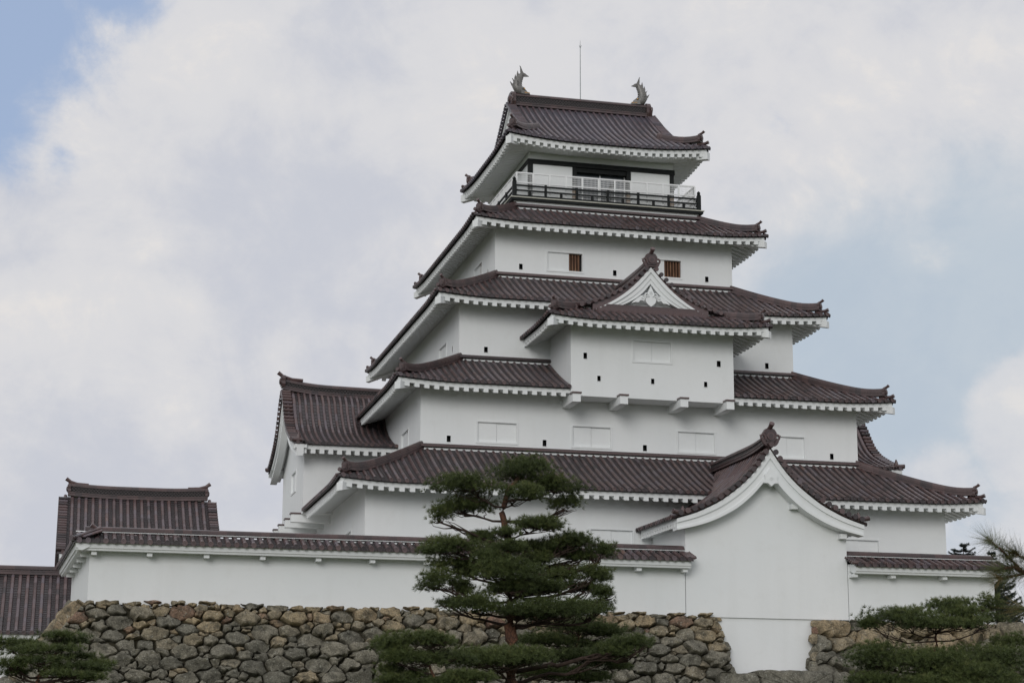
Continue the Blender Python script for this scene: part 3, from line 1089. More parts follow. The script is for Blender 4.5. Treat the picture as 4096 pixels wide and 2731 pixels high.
# --- side wings (gabled, projecting left and right of the first storey)
wing_us = [0, 0.55, 1.3, 2.3, 2.95, 3.4, 3.85, 4.6]
wing_zs = [12.16, 12.26, 12.52, 12.95, 13.40, 13.92, 14.55, 15.16]
wprof = prof_table(wing_us, wing_zs)
WE = 4.60
for sx in (-1, 1):
    mb = MB()
    X0, X1 = sx * 8.6, sx * WINGX
    holes = [(-1.10 + WINGD, 0.45 + WINGD, 10.60, 11.50)]
    if sx < 0:
        Pw = wall_sheet(mb, (X1, WINGD, 0), (0, -1, 0), 2 * WINGD, WINGZ, 12.3, [(WINGD - 0.45, WINGD + 1.10, 10.60, 11.52)], (-1, 0, 0))
    else:
        Pw = wall_sheet(mb, (X1, -WINGD, 0), (0, 1, 0), 2 * WINGD, WINGZ, 12.3, [], (1, 0, 0))
    wall_sheet(mb, (min(X0, X1), -WINGD, 0), (1, 0, 0), abs(X1 - X0), WINGZ, 12.3, [], (0, -1, 0))
    wall_sheet(mb, (max(X0, X1), WINGD, 0), (-1, 0, 0), abs(X1 - X0), WINGZ, 12.3, [], (0, 1, 0))
    mb.poly([(X0, -WINGD, WINGZ), (X1, -WINGD, WINGZ), (X1, WINGD, WINGZ), (X0, WINGD, WINGZ)])
    # gable triangle following the roof
    ys = np.linspace(-WINGD, WINGD, 33)
    mb.poly([(X1, -WINGD, 12.3)] + [(X1, y, wprof(WE - abs(y)) - 0.10) for y in ys] + [(X1, WINGD, 12.3)])
    fix_normals(mb.build('wall', M_PLASTER, keep))
    if sx < 0:
        window(keep, Pw, WINGD - 0.45, WINGD + 1.10, 10.60, 11.52)
    # brackets under the floor of the wing
    for yb in (-2.95, -0.95, 1.30, 3.2):
        b = MB()
        b.box((sx * 11.8, yb - .17, WINGZ - .33), (sx * (WINGX + 0.42), yb + .17, WINGZ + 0.003))
        bo = b.build('bracket', M_PLASTER, keep)
        b = MB()
        b.box((sx * (WINGX + 0.01), yb - .21, WINGZ + .006), (sx * (WINGX + 0.46), yb + .21, WINGZ + .07))
        b.build('bracket_cap', M_TILE, bo)
    tiles, ev, rd, lat = MB(), Pieces(), MB(), MB()
    XG = sx * 13.85
    for nm, sy in (('front', -1), ('back', 1)):
        xm = (8.8 + 13.85) / 2
        half = (13.85 - 8.8) / 2
        sd = Side((sx * xm, sy * WE, 0), (-sy, 0, 0), (0, -sy, 0), half, wprof)
        inner_at = -sx * (-sy) * half       # s of the end inside the tower
        tile_side(tiles, sd, WE, [(-half, half)], False, 0.262, None, topstrip=False, r=0.066)
        ev.eave(sd, 12.10, 11.92, 11.74, WE - WINGD - .12, 0.12, [(-half, half)], False, 0.25, 0.375)
        # tiles along the gable edge
        uu = along_curve(wprof, 0.05, WE - 0.15, 0.235)
        gable_discs(tiles, [(sx * 13.90, sy * (WE - u), wprof(u) + 0.11) for u in uu], (sx, 0, 0), 0.38)
        cover_tile_row(tiles, lambda u, da, dz, sy=sy: np.array((sx * (13.85 - 0.44) + da, sy * (WE - u), wprof(u) + dz + .02)), -0.03, WE, 0.085)
    tiles.build('roof', M_TILE, keep, 35)
    ro = bpy.context.view_layer and tiles and keep.children[-1]
    ev.build(M_PLASTER, ro)
    X_, Z_ = smooth_curve([0] + [WE - u for u in wing_us[::-1][1:]], [15.10] + [z - .06 for z in wing_zs[::-1][1:]])
    Xi, Zi = smooth_curve([0, 0.62, 1.05, 1.55, 2.2, 3.2, 4.55], [14.30, 13.62, 13.15, 12.75, 12.38, 12.00, 11.62])
    bb = MB()
    barge_board(bb, (X_, Z_), (Xi, Zi), (sx * 13.62, 0, 0), (0, 1, 0), (sx, 0, 0), [(0, .32, .17, .5), (.32, .86, .10, .3), (.86, 1.0, .13, .3)])
    fix_normals(bb.build('barge_board', M_PLASTER, ro))
    ztop, path = main_ridge(rd, lat, (XG - sx * 0.0, 0, 15.06), (sx * 8.8, 0, 14.98), np.array((0, 1, 0.0)), 0.0, 0.2, 0.15, (0.20, 0.0))
    fix_normals(rd.build('ridge', M_TILE, ro))
    fix_normals(lat.build('ridge_lattice', M_LATTICE, ro))
    on = MB()
    onigawara(on, (XG + sx * .06, 0, 15.62), (sx, 0, 0), 0.28, False)
    on.tube([(XG - sx * 0.9, 0, 15.72), (XG - sx * 0.4, 0, 15.74), (XG, 0, 15.86), (XG + sx * .22, 0, 16.02)], [0.07, 0.075, 0.08, 0.095], 8, 0.4)
    for sy in (-1, 1):
        p = np.array((sx * 13.62, sy * (WE - .22), wprof(.22) + .12))
        on2 = MB()
        on2.tube([p + (sx * 0.1, 0, 0), p + (sx * .35, sy * .16, -.02)], [.085, .095], 10, .35)
        on2.tube([p + (0, 0, 0.02), p + (0, 0, .2)], [.12, .07], 8, .4)
        on2.tube([p + (0, 0, 0.18), p + (0, 0, .3)], [.07, .03], 8, .4)
        fix_normals(on2.build('eave_end_tile', M_TILE, ro))
    fix_normals(on.build('ridge_end_tile', M_TILE, ro))

# --- projecting bay on the second and third storeys
mb = MB()
bl = BAYX1 - BAYX0
bh = [('w', -0.91, 0.76, 15.07, 15.97), ('l', -3.0, -2.85, 15.08, 15.33), ('l', 2.71, 2.88, 15.06, 15.31), ('l', -2.42, -2.28, 14.19, 14.41), ('l', -0.14, 0.0, 14.19, 14.41), ('l', 2.14, 2.28, 14.18, 14.40)]
Pb = wall_sheet(mb, (BAYX0, BAYY, 0), (1, 0, 0), bl, BAYZ, 16.75, [(h[1] - BAYX0, h[2] - BAYX0, h[3], h[4]) for h in bh], (0, -1, 0))
wall_sheet(mb, (BAYX0, -7.0, 0), (0, -1, 0), -7.0 - BAYY, BAYZ, 16.75, [], (-1, 0, 0))
wall_sheet(mb, (BAYX1, BAYY, 0), (0, 1, 0), -7.0 - BAYY, BAYZ, 16.75, [], (1, 0, 0))
mb.poly([(BAYX0, BAYY, BAYZ), (BAYX1, BAYY, BAYZ), (BAYX1, -7.0, BAYZ), (BAYX0, -7.0, BAYZ)])
mb.build('wall', M_PLASTER, keep)
for h in bh:
    (loophole if h[0] == 'l' else window)(keep, Pb, h[1] - BAYX0, h[2] - BAYX0, h[3], h[4])
for xb in (-3.385, -1.405, 1.155, 3.14):
    b = MB()
    b.box((xb - .165, -9.2, BAYZ - .31), (xb + .165, BAYY - .36, BAYZ + .02))
    bo = b.build('bracket', M_PLASTER, keep)
    b = MB()
    b.box((xb - .20, BAYY - .40, BAYZ + .024), (xb + .20, BAYY - .004, BAYZ + .09))
    b.build('bracket_cap', M_TILE, bo)

BCX = (BAYX0 + BAYX1) / 2
BHX = bl / 2 + 1.25
b_us = [0, 1.0, 2.05, 2.33, 2.83, 3.33, 3.68, 4.03, 4.38, BHX]
b_zs = [16.51, 16.98, 17.38, 17.48, 17.68, 17.94, 18.17, 18.45, 18.80, 19.18]
bprof = prof_table(b_us, b_zs)
BEY = BAYY - 1.25
BIN = 1.80                  # depth of the front skirt
GBY = BEY + BIN + 0.03      # plane of the gable wall
lift = corner_lift(0.15, 2.3)
tiles, white, ev = MB(), Pieces(), Pieces()
sdf = Side((BCX, BEY, 0), (1, 0, 0), (0, 1, 0), BHX, bprof, lift)
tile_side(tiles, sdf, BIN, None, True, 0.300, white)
ev.eave(sdf, 16.45, 16.28, 16.14, OVH, 0.12, None, True)
for sx in (-1, 1):
    # side slopes: their eave starts at the front corner and runs back to the tower wall
    y1 = -5.6
    smid = (BEY + y1) / 2
    half = (y1 - BEY) / 2
    sd = Side((BCX + sx * BHX, smid, 0), (0, 1, 0), (-sx, 0, 0), half, bprof, None)
    sd.lf = None

    def zz(s, u, sd=sd, half=half):
        return bprof(u) + lift(s + half, u)
    sd.z = zz
    # skirt zone: rows limited by the hip; behind the gable plane rows go up to the ridge
    n = int((2 * half - 0.3) / 0.30)
    for i in range(n + 1):
        s = -half + 0.2 + i * 0.30
        c = s + half
        um = BHX - 0.1 if c > BIN - 0.35 else c
        um2 = um
        if um < 0.2:
            continue
        cover_tile_row(tiles, lambda u, da, dz, s=s, sd=sd: sd.P(s + da, u, dz), -0.03, um2)
    us = np.linspace(0, BHX, 34)
    for i in range(33):
        ua, ub = us[i], us[i + 1]
        sa = -half + (ua if ua < BIN - .4 else BIN - 0.40)
        sb = -half + (ub if ub < BIN - .4 else BIN - 0.40)
        q = [0, .2, .5, 1]
        lo = [sd.P(sa + (half - sa) * t, ua, .03) for t in q]
        ri = [sd.P(sa + (half - sa) * t, ua, -.012) for t in q]
        hi = [sd.P(sb + (half - sb) * t, ub, -.004) for t in q]
        tiles.rings([ri, lo, hi], tt() * .22, closed=False)  # pans again darkened by colour, for weathering and shade between rows
    sse = np.linspace(-half, half, 12)
    tiles.rings([[sd.P(s, .02, .03) for s in sse], [sd.P(s, -.01, .028) for s in sse], [sd.P(s, -.01, -.055) for s in sse], [sd.P(s, .16, -.055) for s in sse]], .25, closed=False)
    sd2 = Side((BCX + sx * BHX, smid, 0), (0, 1, 0), (-sx, 0, 0), half, bprof, lambda c, u: 0)
    # eave of the side: hip only at the front end
    sd3 = Side((BCX + sx * BHX, BEY + 4.0, 0), (0, 1, 0), (-sx, 0, 0), 4.0, bprof, lift)
    ev.eave(sd3, 16.45, 16.28, 16.14, OVH, 0.12, [(-4.0 + .12, -BEY - 4.0 - 6.6)], True)
    corner_beam(ev.new('corner_beam'), BCX + sx * bl / 2, BAYY, BCX + sx * (bl / 2 + 1.174), BAYY - 1.174, 16.12)
    uu = along_curve(bprof, BIN - .35, BHX - 0.12, 0.30)
    gable_discs(tiles, [(BCX + sx * (BHX - u), GBY - 0.52, bprof(u) + 0.10) for u in uu], (0, -1, 0), 0.45)
    for dy in (-0.02, ):
        cover_tile_row(tiles, lambda u, da, dz, sx=sx, dy=dy: np.array((BCX + sx * (BHX - u), GBY + dy + da, bprof(u) + dz + .02)), BIN - .1, BHX)
bro = tiles.build('roof', M_TILE, keep, 35)
ev.build(M_PLASTER, bro)
white.build(M_PLASTER, bro)
for sx in (-1, 1):
    i0 = .30
    A = (BCX + sx * (BHX - i0), BEY + i0, 0)
    B = (BCX + sx * (BHX - BIN - .25), BEY + BIN + .25, 0)
    hip_ridge(bro, A, B, lambda t: bprof(i0 + (BIN + .1 - i0) * t) + lift(i0 + (BIN - i0) * t, i0 + (BIN - i0) * t) + .02, (sx, -1, 0))
st = MB()
for x0_, x1_, za_, zb_ in ((-2.35, 2.35, 17.08, 17.24), (-2.15, 2.15, 17.24, 17.33), (-1.95, 1.95, 17.33, 17.42)):
    q_ = .03 * (17.42 - zb_) / .09
    st.box((BCX + x0_, GBY - .60 - q_, za_), (BCX + x1_, GBY - .10, zb_), .35 + q_)
fix_normals(st.build('gable_base_course', M_TILE, bro))
gw = MB()
gxs = np.linspace(-2.7, 2.7, 31)
gw.poly([(BCX - 2.7, GBY, 17.2)] + [(BCX + x, GBY, bprof(BHX - abs(x)) - .06) for x in gxs] + [(BCX + 2.7, GBY, 17.2)])
gw.build('gable_wall', M_PLASTER, bro)
_q = np.linspace(0, 2.5, 9)
Xo, Zo = smooth_curve(_q, [bprof(BHX - q) - .05 - .095 * q for q in _q])
Xi, Zi = smooth_curve([0, .3, .6, .95, 1.25, 1.50], [18.45, 18.08, 17.82, 17.60, 17.46, 17.38])
bb = MB()
barge_board(bb, (Xo, Zo), (Xi, Zi), (BCX, GBY - .30, 0), (1, 0, 0), (0, -1, 0), [(0, .30, .16, .44), (.30, .70, .09, .36), (.70, 1.0, .05, .30)])
fix_normals(bb.build('barge_board', M_PLASTER, bro))
ub = MB()
barge_board(ub, smooth_curve(_q, [bprof(BHX - q) + .02 for q in _q]), smooth_curve(_q, [bprof(BHX - q) - .06 - .10 * q for q in _q]), (BCX, GBY - .30, 0), (1, 0, 0), (0, -1, 0), [(0, 1, .10, .40)])
fix_normals(ub.build('verge_tile', M_TILE, bro))
# carved pendant in the gable: shield body with two pairs of scrolls and a six-petal boss
pd = MB()


def scroll(m, c, sg, out, S, t=0.5):
    pts = []
    for q in range(11):
        a = math.radians(200 - q * 36)
        rad = 0.34 - 0.028 * q
        pts.append(np.array(c) + np.array((sg * S * rad * math.cos(a), 0, S * rad * math.sin(a))))
    m.tube(pts, S * 0.085, 6, t, up=out)


def rosette(m, c, out, S):
    c = np.array(c, float)
    out = np.array(out, float)
    ax = np.cross(out, (0, 0, 1.0))
    for q in range(6):
        a = math.radians(60 * q + 30)
        p = c + ax * S * .62 * math.cos(a) + np.array((0, 0, S * .62 * math.sin(a)))
        m.tube([p - out * .02, p + out * S * .22], S * .30, 8, .5)
    m.tube([c - out * .02, c + out * S * .34], S * .26, 8, .5)


yb = GBY - .40
pd.extrude([(-.20, .02), (-.14, .22), (0, .52), (.14, .22), (.20, .02), (.24, -.06), (.19, -.2), (.10, -.29), (0, -.36), (-.10, -.29), (-.19, -.2), (-.24, -.06)], (BCX, yb, 17.83), (1, 0, 0), (0, 0, 1), (0, .08, 0))
for sg in (-1, 1):
    scroll(pd, (BCX + sg * .20, yb - .03, 17.93), sg, (0, -1, 0), .34)
    scroll(pd, (BCX + sg * .34, yb - .02, 17.84), sg, (0, -1, 0), .30)
    pd.extrude([(sg * .22, .05), (sg * .42, .10), (sg * .58, -.02), (sg * .76, -.16), (sg * .84, -.26), (sg * .66, -.20), (sg * .54, -.20), (sg * .44, -.10), (sg * .30, -.13)][::sg], (BCX, yb, 17.83), (1, 0, 0), (0, 0, 1), (0, .06, 0))
rosette(pd, (BCX, yb - .01, 18.07), (0, -1, 0), .085)
fix_normals(pd.build('pendant', M_PLASTER, bro))
rd, lat = MB(), MB()
ridge_path = [(BCX, GBY - .42 + (-5.3 - GBY + .42) * t, 19.08 + .10 * max(0, 1 - t * 2.5) ** 2) for t in np.linspace(0, 1, 16)]
ridge_sweep(rd, ridge_path, [(x * 1.2, z * 1.25) for x, z in RIDGE_SMALL], np.array((1, 0, 0.0)))
fix_normals(rd.build('ridge', M_TILE, bro))
on = MB()
onigawara(on, (BCX, GBY - .52, 19.42), (0, -1, 0), .29, True, True)
fix_normals(on.build('ridge_end_tile', M_TILE, bro))

# --- top storey
w5, d5 = 3.45, 3.49
mb = MB()
mb.box((-w5, -d5 + .004, 23.66), (-1.40, -d5 + .2, 25.62))
mb.box((1.38, -d5 + .004, 23.66), (w5, -d5 + .2, 25.62))
mb.box((-w5 + .004, -d5 + .2, 23.66), (-w5 + .2, d5, 25.62))
mb.box((w5 - .2, -d5 + .2, 23.66), (w5 - .004, d5, 25.62))
mb.box((-w5 + .2, d5 - .2, 23.66), (w5 - .2, d5, 25.62))
mb.box((-w5 + .02, -d5 + .02, 25.6), (w5 - .02, d5 - .02, 26.45))
mb.build('wall', M_PLASTER, keep)
b = MB()
b.box((-4.33, -4.37, 23.05), (4.33, 4.37, 23.50))
b.build('wall', M_PLASTER, keep)
cor = MB()
for a, c in (((-3.50, -3.545, 25.57), (3.50, -3.42, 25.79)), ((-3.50, 3.42, 25.60), (3.50, 3.545, 25.78)), ((-3.50, -3.42, 25.60), (-3.40, 3.42, 25.78)), ((3.40, -3.42, 25.60), (3.50, 3.42, 25.78))):
    cor.box(a, c)
cor.box((-1.24, -3.46, 25.36), (1.16, -3.40, 25.60))
cor.build('cornice', M_BLACK, keep)
for px_ in (-3.46, -1.40, 1.18, 3.26):
    b = MB()
    b.box((px_, -3.525, 24.45), (px_ + .20, -3.30, 25.60), k=0)
    b.box((px_ + .004, -3.521, 23.66), (px_ + .196, -3.304, 24.448), k=1 if px_ > -3 else 0)
    b.build('post', [M_BLACK, M_TAN], keep)
b = MB()
b.box((-1.20, -3.2, 23.66), (1.18, -3.18, 25.40))
do = b.build('glass_door', M_GLASS, keep)
b = MB()
for x in (-1.20, -0.03, 1.14):
    b.box((x, -3.23, 23.66), (x + .045, -3.201, 25.36), k=0)
b.box((-1.155, -3.228, 23.66), (1.14, -3.202, 23.74))
b.build('door_frame', M_WHITEMETAL, do)
# deck
deck = MB()
deck.box((-4.54, -4.58, 23.605), (4.54, 4.58, 23.65), k=0)
deck.box((-4.50, -4.54, 23.50), (4.50, 4.54, 23.602), k=1)
balc = deck.build('balcony', [M_DECK, M_BLACK], keep)
pb = 4.34
rail = MB()
for nm in OPP:
    o, a, n = OPP[nm]
    o3, a3 = np.array((*o, 0.0)), np.array((*a, 0.0))

    def seg(z, hw, hh, ext=0.0, m=rail):
        c = o3 * (pb + .04 * abs(o[1]))
        p, q = c - a3 * (pb + ext), c + a3 * (pb + ext)
        sd_ = np.abs(o3) * hw
        lo, hi = np.minimum(p, q) - sd_, np.maximum(p, q) + sd_
        m.box((lo[0], lo[1], z - hh), (hi[0], hi[1], z + hh))
    e0 = -.09
    seg(24.22, .035, .035, e0)
    seg(23.99, .028, .035, e0)
    seg(23.73, .045, .045, e0)
    for i, x in enumerate(np.linspace(-pb, pb, 13)[1:-1]):
        c = o3 * (pb + .04 * abs(o[1])) + a3 * x
        zt = 24.185 if i % 2 else 23.955
        rail.box((c[0] - .05, c[1] - .05, 23.78), (c[0] + .05, c[1] + .05, 23.954))
        if i % 2:
            rail.box((c[0] - .05, c[1] - .05, 24.026), (c[0] + .05, c[1] + .05, 24.30))
rail.build('wooden_railing', M_BLACK, balc)
for sx in (-1, 1):
    for sy in (-1, 1):
        b = MB()
        c = (sx * pb, sy * (pb + .04))
        b.box((c[0] - .085, c[1] - .085, 23.652), (c[0] + .085, c[1] + .085, 24.38))
        prof_ = [(24.38, .075), (24.42, .095), (24.45, .06), (24.49, .085), (24.54, .075), (24.58, .03), (24.61, .005)]
        b.rings([[(c[0] + r * math.cos(q * math.pi / 5), c[1] + r * math.sin(q * math.pi / 5), z) for q in range(10)] for z, r in prof_], .4, cap1=True)
        fix_normals(b.build('rail_post', M_BLACK, balc))
wr = 4.20
gr, mesh_ = MB(), MB()
for nm in OPP:
    o, a, n = OPP[nm]
    o3, a3 = np.array((*o, 0.0)), np.array((*a, 0.0))
    c0 = o3 * (wr + .04 * abs(o[1]))
    for z, hh in ((24.85, .03), (24.40, .025), (23.80, .015)):
        p, q = c0 - a3 * (wr + (.03 if o[1] else -.03)), c0 + a3 * (wr + (.03 if o[1] else -.03))
        lo, hi = np.minimum(p, q) - np.abs(o3) * .028, np.maximum(p, q) + np.abs(o3) * .028
        gr.box((lo[0], lo[1], z - hh), (hi[0], hi[1], z + hh))
    for x in np.linspace(-wr, wr, 12):
        c = c0 + a3 * x
        gr.box((c[0] - .035, c[1] - .035, 24.426), (c[0] + .035, c[1] + .035, 24.819))
        gr.box((c[0] - .025, c[1] - .025, 23.652), (c[0] + .025, c[1] + .025, 24.374))
    for x in np.arange(-wr + .08, wr - .02, .062):
        c = c0 + a3 * x
        mesh_.box((c[0] - .006, c[1] - .006, 23.80), (c[0] + .006, c[1] + .006, 24.82))
    for z in np.arange(23.88, 24.8, .1):
        p, q = c0 - a3 * (wr - .03), c0 + a3 * (wr - .03)
        lo, hi = np.minimum(p, q) - np.abs(o3) * .004, np.maximum(p, q) + np.abs(o3) * .004
        mesh_.box((lo[0], lo[1], z - .005), (hi[0], hi[1], z + .005))
gr.build('guard_rail', M_WHITEMETAL, balc)
mesh_.build('wire_mesh', M_WHITEMETAL, balc)
b = MB()        # coin telescope on the balcony
b.tube([(0.35, -3.75, 23.65), (0.35, -3.75, 24.55)], .05, 8)
b.tube([(0.35, -3.55, 24.62), (0.35, -3.98, 24.72)], .09, 10)
b.tube([(0.35, -3.75, 23.652), (0.35, -3.75, 23.70)], .16, 10)
tele = fix_normals(b.build('telescope', M_BLACK))
tag(tele, 'black viewing telescope on a post behind the balcony railing', 'telescope')

# top roof: hipped skirt with gables left and right
TEX, TEY = 4.703 + .07, 4.753 + .07
tz0 = 26.36
tprof = prof_table([0, 1.0, 2.0, 3.2, TEY], [tz0, 26.92, 27.52, 28.33, 29.56])
THIP = 1.52
TGX = 3.62                   # end of the upper roof
lift = corner_lift(0.26, 3.4)
tiles, ev, white = MB(), Pieces(), Pieces()
for sy in (-1, 1):
    sd = Side((0, sy * TEY, 0), (-sy, 0, 0), (0, -sy, 0), TEX, tprof, lift)
    rows = np.arange(-15, 16) * .300
    for s in rows:
        c = TEX - abs(s)
        um = TEY - .05 if abs(s) < TGX - .40 else min(c, THIP)
        if um < .2:
            continue
        cover_tile_row(tiles, lambda u, da, dz, s=s, sd=sd: sd.P(s + da, u, dz), -.03, um)
    us = np.linspace(0, TEY, 40)
    for i in range(39):
        ua, ub = us[i], us[i + 1]
        sa = TEX - ua if ua < TEX - TGX + .0 else TGX
        sb = TEX - ub if ub < TEX - TGX + .0 else TGX
        q = np.linspace(-1, 1, 15)
        tiles.rings([[sd.P(sa * t, ua, -.012) for t in q], [sd.P(sa * t, ua, .03) for t in q], [sd.P(sb * t, ub, -.004) for t in q]], tt() * .22, closed=False)  # dark pan colour holds weathering and the shade of the gaps
    sse = np.linspace(-TEX, TEX, 24)
    tiles.rings([[sd.P(s, .02, .03) for s in sse], [sd.P(s, -.01, .028) for s in sse], [sd.P(s, -.01, -.055) for s in sse], [sd.P(s, .16, -.055) for s in sse]], .25, closed=False)
    ev.eave(sd, tz0 - .07, tz0 - .25, tz0 - .41, 1.18, .12, None, True, .10, .352, .18, flush=tz0 - .395)
    # edges of the upper roof
    uu = along_curve(tprof, TEX - TGX + .25, TEY - .1, .20)
    for sx in (-1, 1):
        gable_discs(tiles, [(sx * (TGX + .06), sy * (TEY - u), tprof(u) + .10) for u in uu], (sx, 0, 0), .40)
        cover_tile_row(tiles, lambda u, da, dz, sx=sx, sy=sy: np.array((sx * (TGX - .36) + da, sy * (TEY - u), tprof(u) + dz + .02)), THIP + .1, TEY)
for sx in (-1, 1):
    sd = Side((sx * TEX, 0, 0), (0, sx, 0), (-sx, 0, 0), TEY, tprof, lift)
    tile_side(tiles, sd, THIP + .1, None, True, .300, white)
    ev.eave(sd, tz0 - .07, tz0 - .25, tz0 - .41, 1.18, .12, None, True, .10, .352, .18, flush=tz0 - .395)
    for sy in (-1, 1):
        corner_beam(ev.new('corner_beam'), sx * w5, sy * d5, sx * 4.72, sy * 4.76, 26.02, .40, .135, .12)
tro = tiles.build('roof', M_TILE_SKY_SHEEN, keep, 35)
ev.build(M_PLASTER, tro)
white.build(M_PLASTER, tro)
for sx in (-1, 1):
    for sy in (-1, 1):
        i0 = .30
        A = (sx * (TEX - i0), sy * (TEY - i0), 0)
        B = (sx * (TEX - THIP - .35), sy * (TEY - THIP - .35), 0)
        hip_ridge(tro, A, B, lambda t: tprof(i0 + (THIP + .2 - i0) * t) + lift(i0 + (THIP + .2 - i0) * t, i0 + (THIP + .2 - i0) * t) + .02, (sx, sy, 0), .20, .22)
    gw = MB()
    ys = np.linspace(-3.2, 3.2, 25)
    X1 = sx * 3.22
    gw.poly([(X1, -3.2, 27.1)] + [(X1, y, tprof(TEY - abs(y)) - .06) for y in ys] + [(X1, 3.2, 27.1)])
    gw.build('gable_wall', M_PLASTER, tro)
    bb = MB()
    Xo, Zo = smooth_curve([0, .8, 1.6, 2.4, 3.3], [tprof(TEY - q) - .05 for q in (0, .8, 1.6, 2.4, 3.3)])
    Xi, Zi = smooth_curve([0, .6, 1.2, 1.9, 2.6], [tprof(TEY - q) - .62 for q in (0, .6, 1.2, 1.9, 2.6)])
    barge_board(bb, (Xo, Zo), (Xi, Zi), (sx * 3.44, 0, 0), (0, 1, 0), (sx, 0, 0), [(0, .3, .10, .3), (.3, 1, .03, .24)])
    fix_normals(bb.build('barge_board', M_PLASTER, tro))
rd, lat = MB(), MB()
ztop, path = main_ridge(rd, lat, (-3.36, 0, 29.52), (3.36, 0, 29.52), np.array((0, 1, 0.0)), 0.0, 0.33, .17)
fix_normals(rd.build('ridge', M_TILE, tro))
fix_normals(lat.build('ridge_lattice', M_LATTICE, tro))
for sx in (-1, 1):
    on = MB()
    onigawara(on, (sx * 3.46, 0, 29.85), (sx, 0, 0), .36, False, True)
    fix_normals(on.build('ridge_end_tile', M_TILE, tro))
ZR = 29.52 + ztop

# shachihoko: fish ornaments head down on the ridge ends
for sx in (-1, 1):
    S = 1.0
    cx = sx * 3.02

    def F(x, z, y=0.0):     # x outwards from the ridge end, z above the ridge
        return np.array((cx + sx * x, y, ZR - .02 + z))
    fb = MB()
    spine = [F(-.34, .10), F(-.15, .14), F(.04, .22), F(.13, .38), F(.11, .58), F(.03, .78), F(-.05, .92), F(-.10, 1.02)]
    rx = [.10, .20, .25, .235, .205, .175, .135, .09]
    RG = []
    for i, p in enumerate(spine):
        dvec = spine[min(i + 1, 7)] - spine[max(i - 1, 0)]
        dvec /= np.linalg.norm(dvec)
        nrm = np.cross(dvec, (0, 1.0, 0))
        RG.append([p + nrm * rx[i] * math.cos(2 * math.pi * j / 12) + np.array((0, 1.0, 0)) * rx[i] * .8 * math.sin(2 * math.pi * j / 12) for j in range(12)])
    fb.rings(RG, .5, cap0=True, cap1=True)
    # scalloped belly and back scales as rings of small ridges
    for i in range(12):
        t = i / 11 * 5 + 2
        k0 = int(t)
        p = spine[min(k0, 7)] + (spine[min(k0 + 1, 7)] - spine[min(k0, 7)]) * (t - k0)
        rr = np.interp(t, range(8), rx)
        fb.tube([p + np.array((-sx * rr * .98, y, 0)) for y in (-.07, 0, .07)], .028, 5, .5)
    # head resting on the ridge, snout inwards
    fb.hexa([F(-.50, -.02, -.13), F(-.05, -.02, -.19), F(-.05, -.02, .19), F(-.50, -.02, .13), F(-.46, .09, -.10), F(-.05, .20, -.17), F(-.05, .20, .17), F(-.46, .09, .10)])
    fb.tube([F(-.22, .22, -.12), F(-.16, .27, -.13), F(-.08, .24, -.12)], [.05, .07, .04], 8, .5)
    fb.tube([F(-.22, .22, .12), F(-.16, .27, .13), F(-.08, .24, .12)], [.05, .07, .04], 8, .5)
    # fins
    T = .05

    def fin(ol, y=0.0, th=T):
        fb.extrude([(x, z) for x, z in ol], (cx, y - th / 2, ZR - .02), (sx, 0, 0), (0, 0, 1), (0, th, 0))
    fin([(-.06, .84), (-.03, 1.18), (-.03, 1.36), (.0, 1.44), (-.05, 1.40), (-.09, 1.30), (-.15, 1.16), (-.20, 1.08), (-.27, 1.07), (-.36, .99), (-.46, .93), (-.34, .91), (-.22, .90), (-.15, .84)])
    fin([(.08, .70), (.15, .86), (.14, 1.00), (.10, 1.18), (.06, 1.04), (.0, .96), (.0, .85)])
    fin([(.14, .52), (.24, .68), (.26, .80), (.21, .98), (.18, .88), (.10, .84), (.06, .7)])
    fin([(.20, .50), (.30, .62), (.37, .78), (.27, .68), (.22, .66), (.12, .66)])
    fin([(.14, .12), (.28, .28), (.40, .42), (.47, .60), (.36, .50), (.28, .50), (.20, .56), (.10, .45)])
    for sy in (-1, 1):      # side fins
        P0 = F(.06, .34, sy * .15)
        fb.poly([P0, P0 + np.array((sx * .12, sy * .14, .06)), P0 + np.array((sx * .16, sy * .17, .26)), P0 + np.array((sx * .04, sy * .10, .20))])
    fo = fix_normals(fb.build('fish_ornament', M_FISH, keep, 40))
    fo['label'] = 'grey roof fish with raised tail on the %s end of the top ridge' % ('left' if sx < 0 else 'right')
    th = MB()
    for sy in (-1, 1):
        for q in range(4):
            p = F(-.46 + .075 * q, .03, sy * (.142 + .012 * q))
            th.tube([p, p + np.array((0, 0, .055))], [.02, .008], 6)
        p = F(-.20, .235, sy * .19)
        th.tube([p - np.array((0, .02, 0)), p + np.array((0, .02, 0))], .028, 8)
    fix_normals(th.build('gold_teeth', M_GOLD, fo))
b = MB()
b.tube([(0, 0, ZR - .05), (0, 0, ZR + 1.5), (0, 0, 32.85), (0, 0, 33.17)], [.022, .02, .016, .006], 8)
for q in range(3):
    a = q * 2.1
    b.tube([(0, 0, 32.78), (.07 * math.cos(a), .07 * math.sin(a), 32.93)], .008, 5)
b.build('lightning_rod', M_ROD, keep)

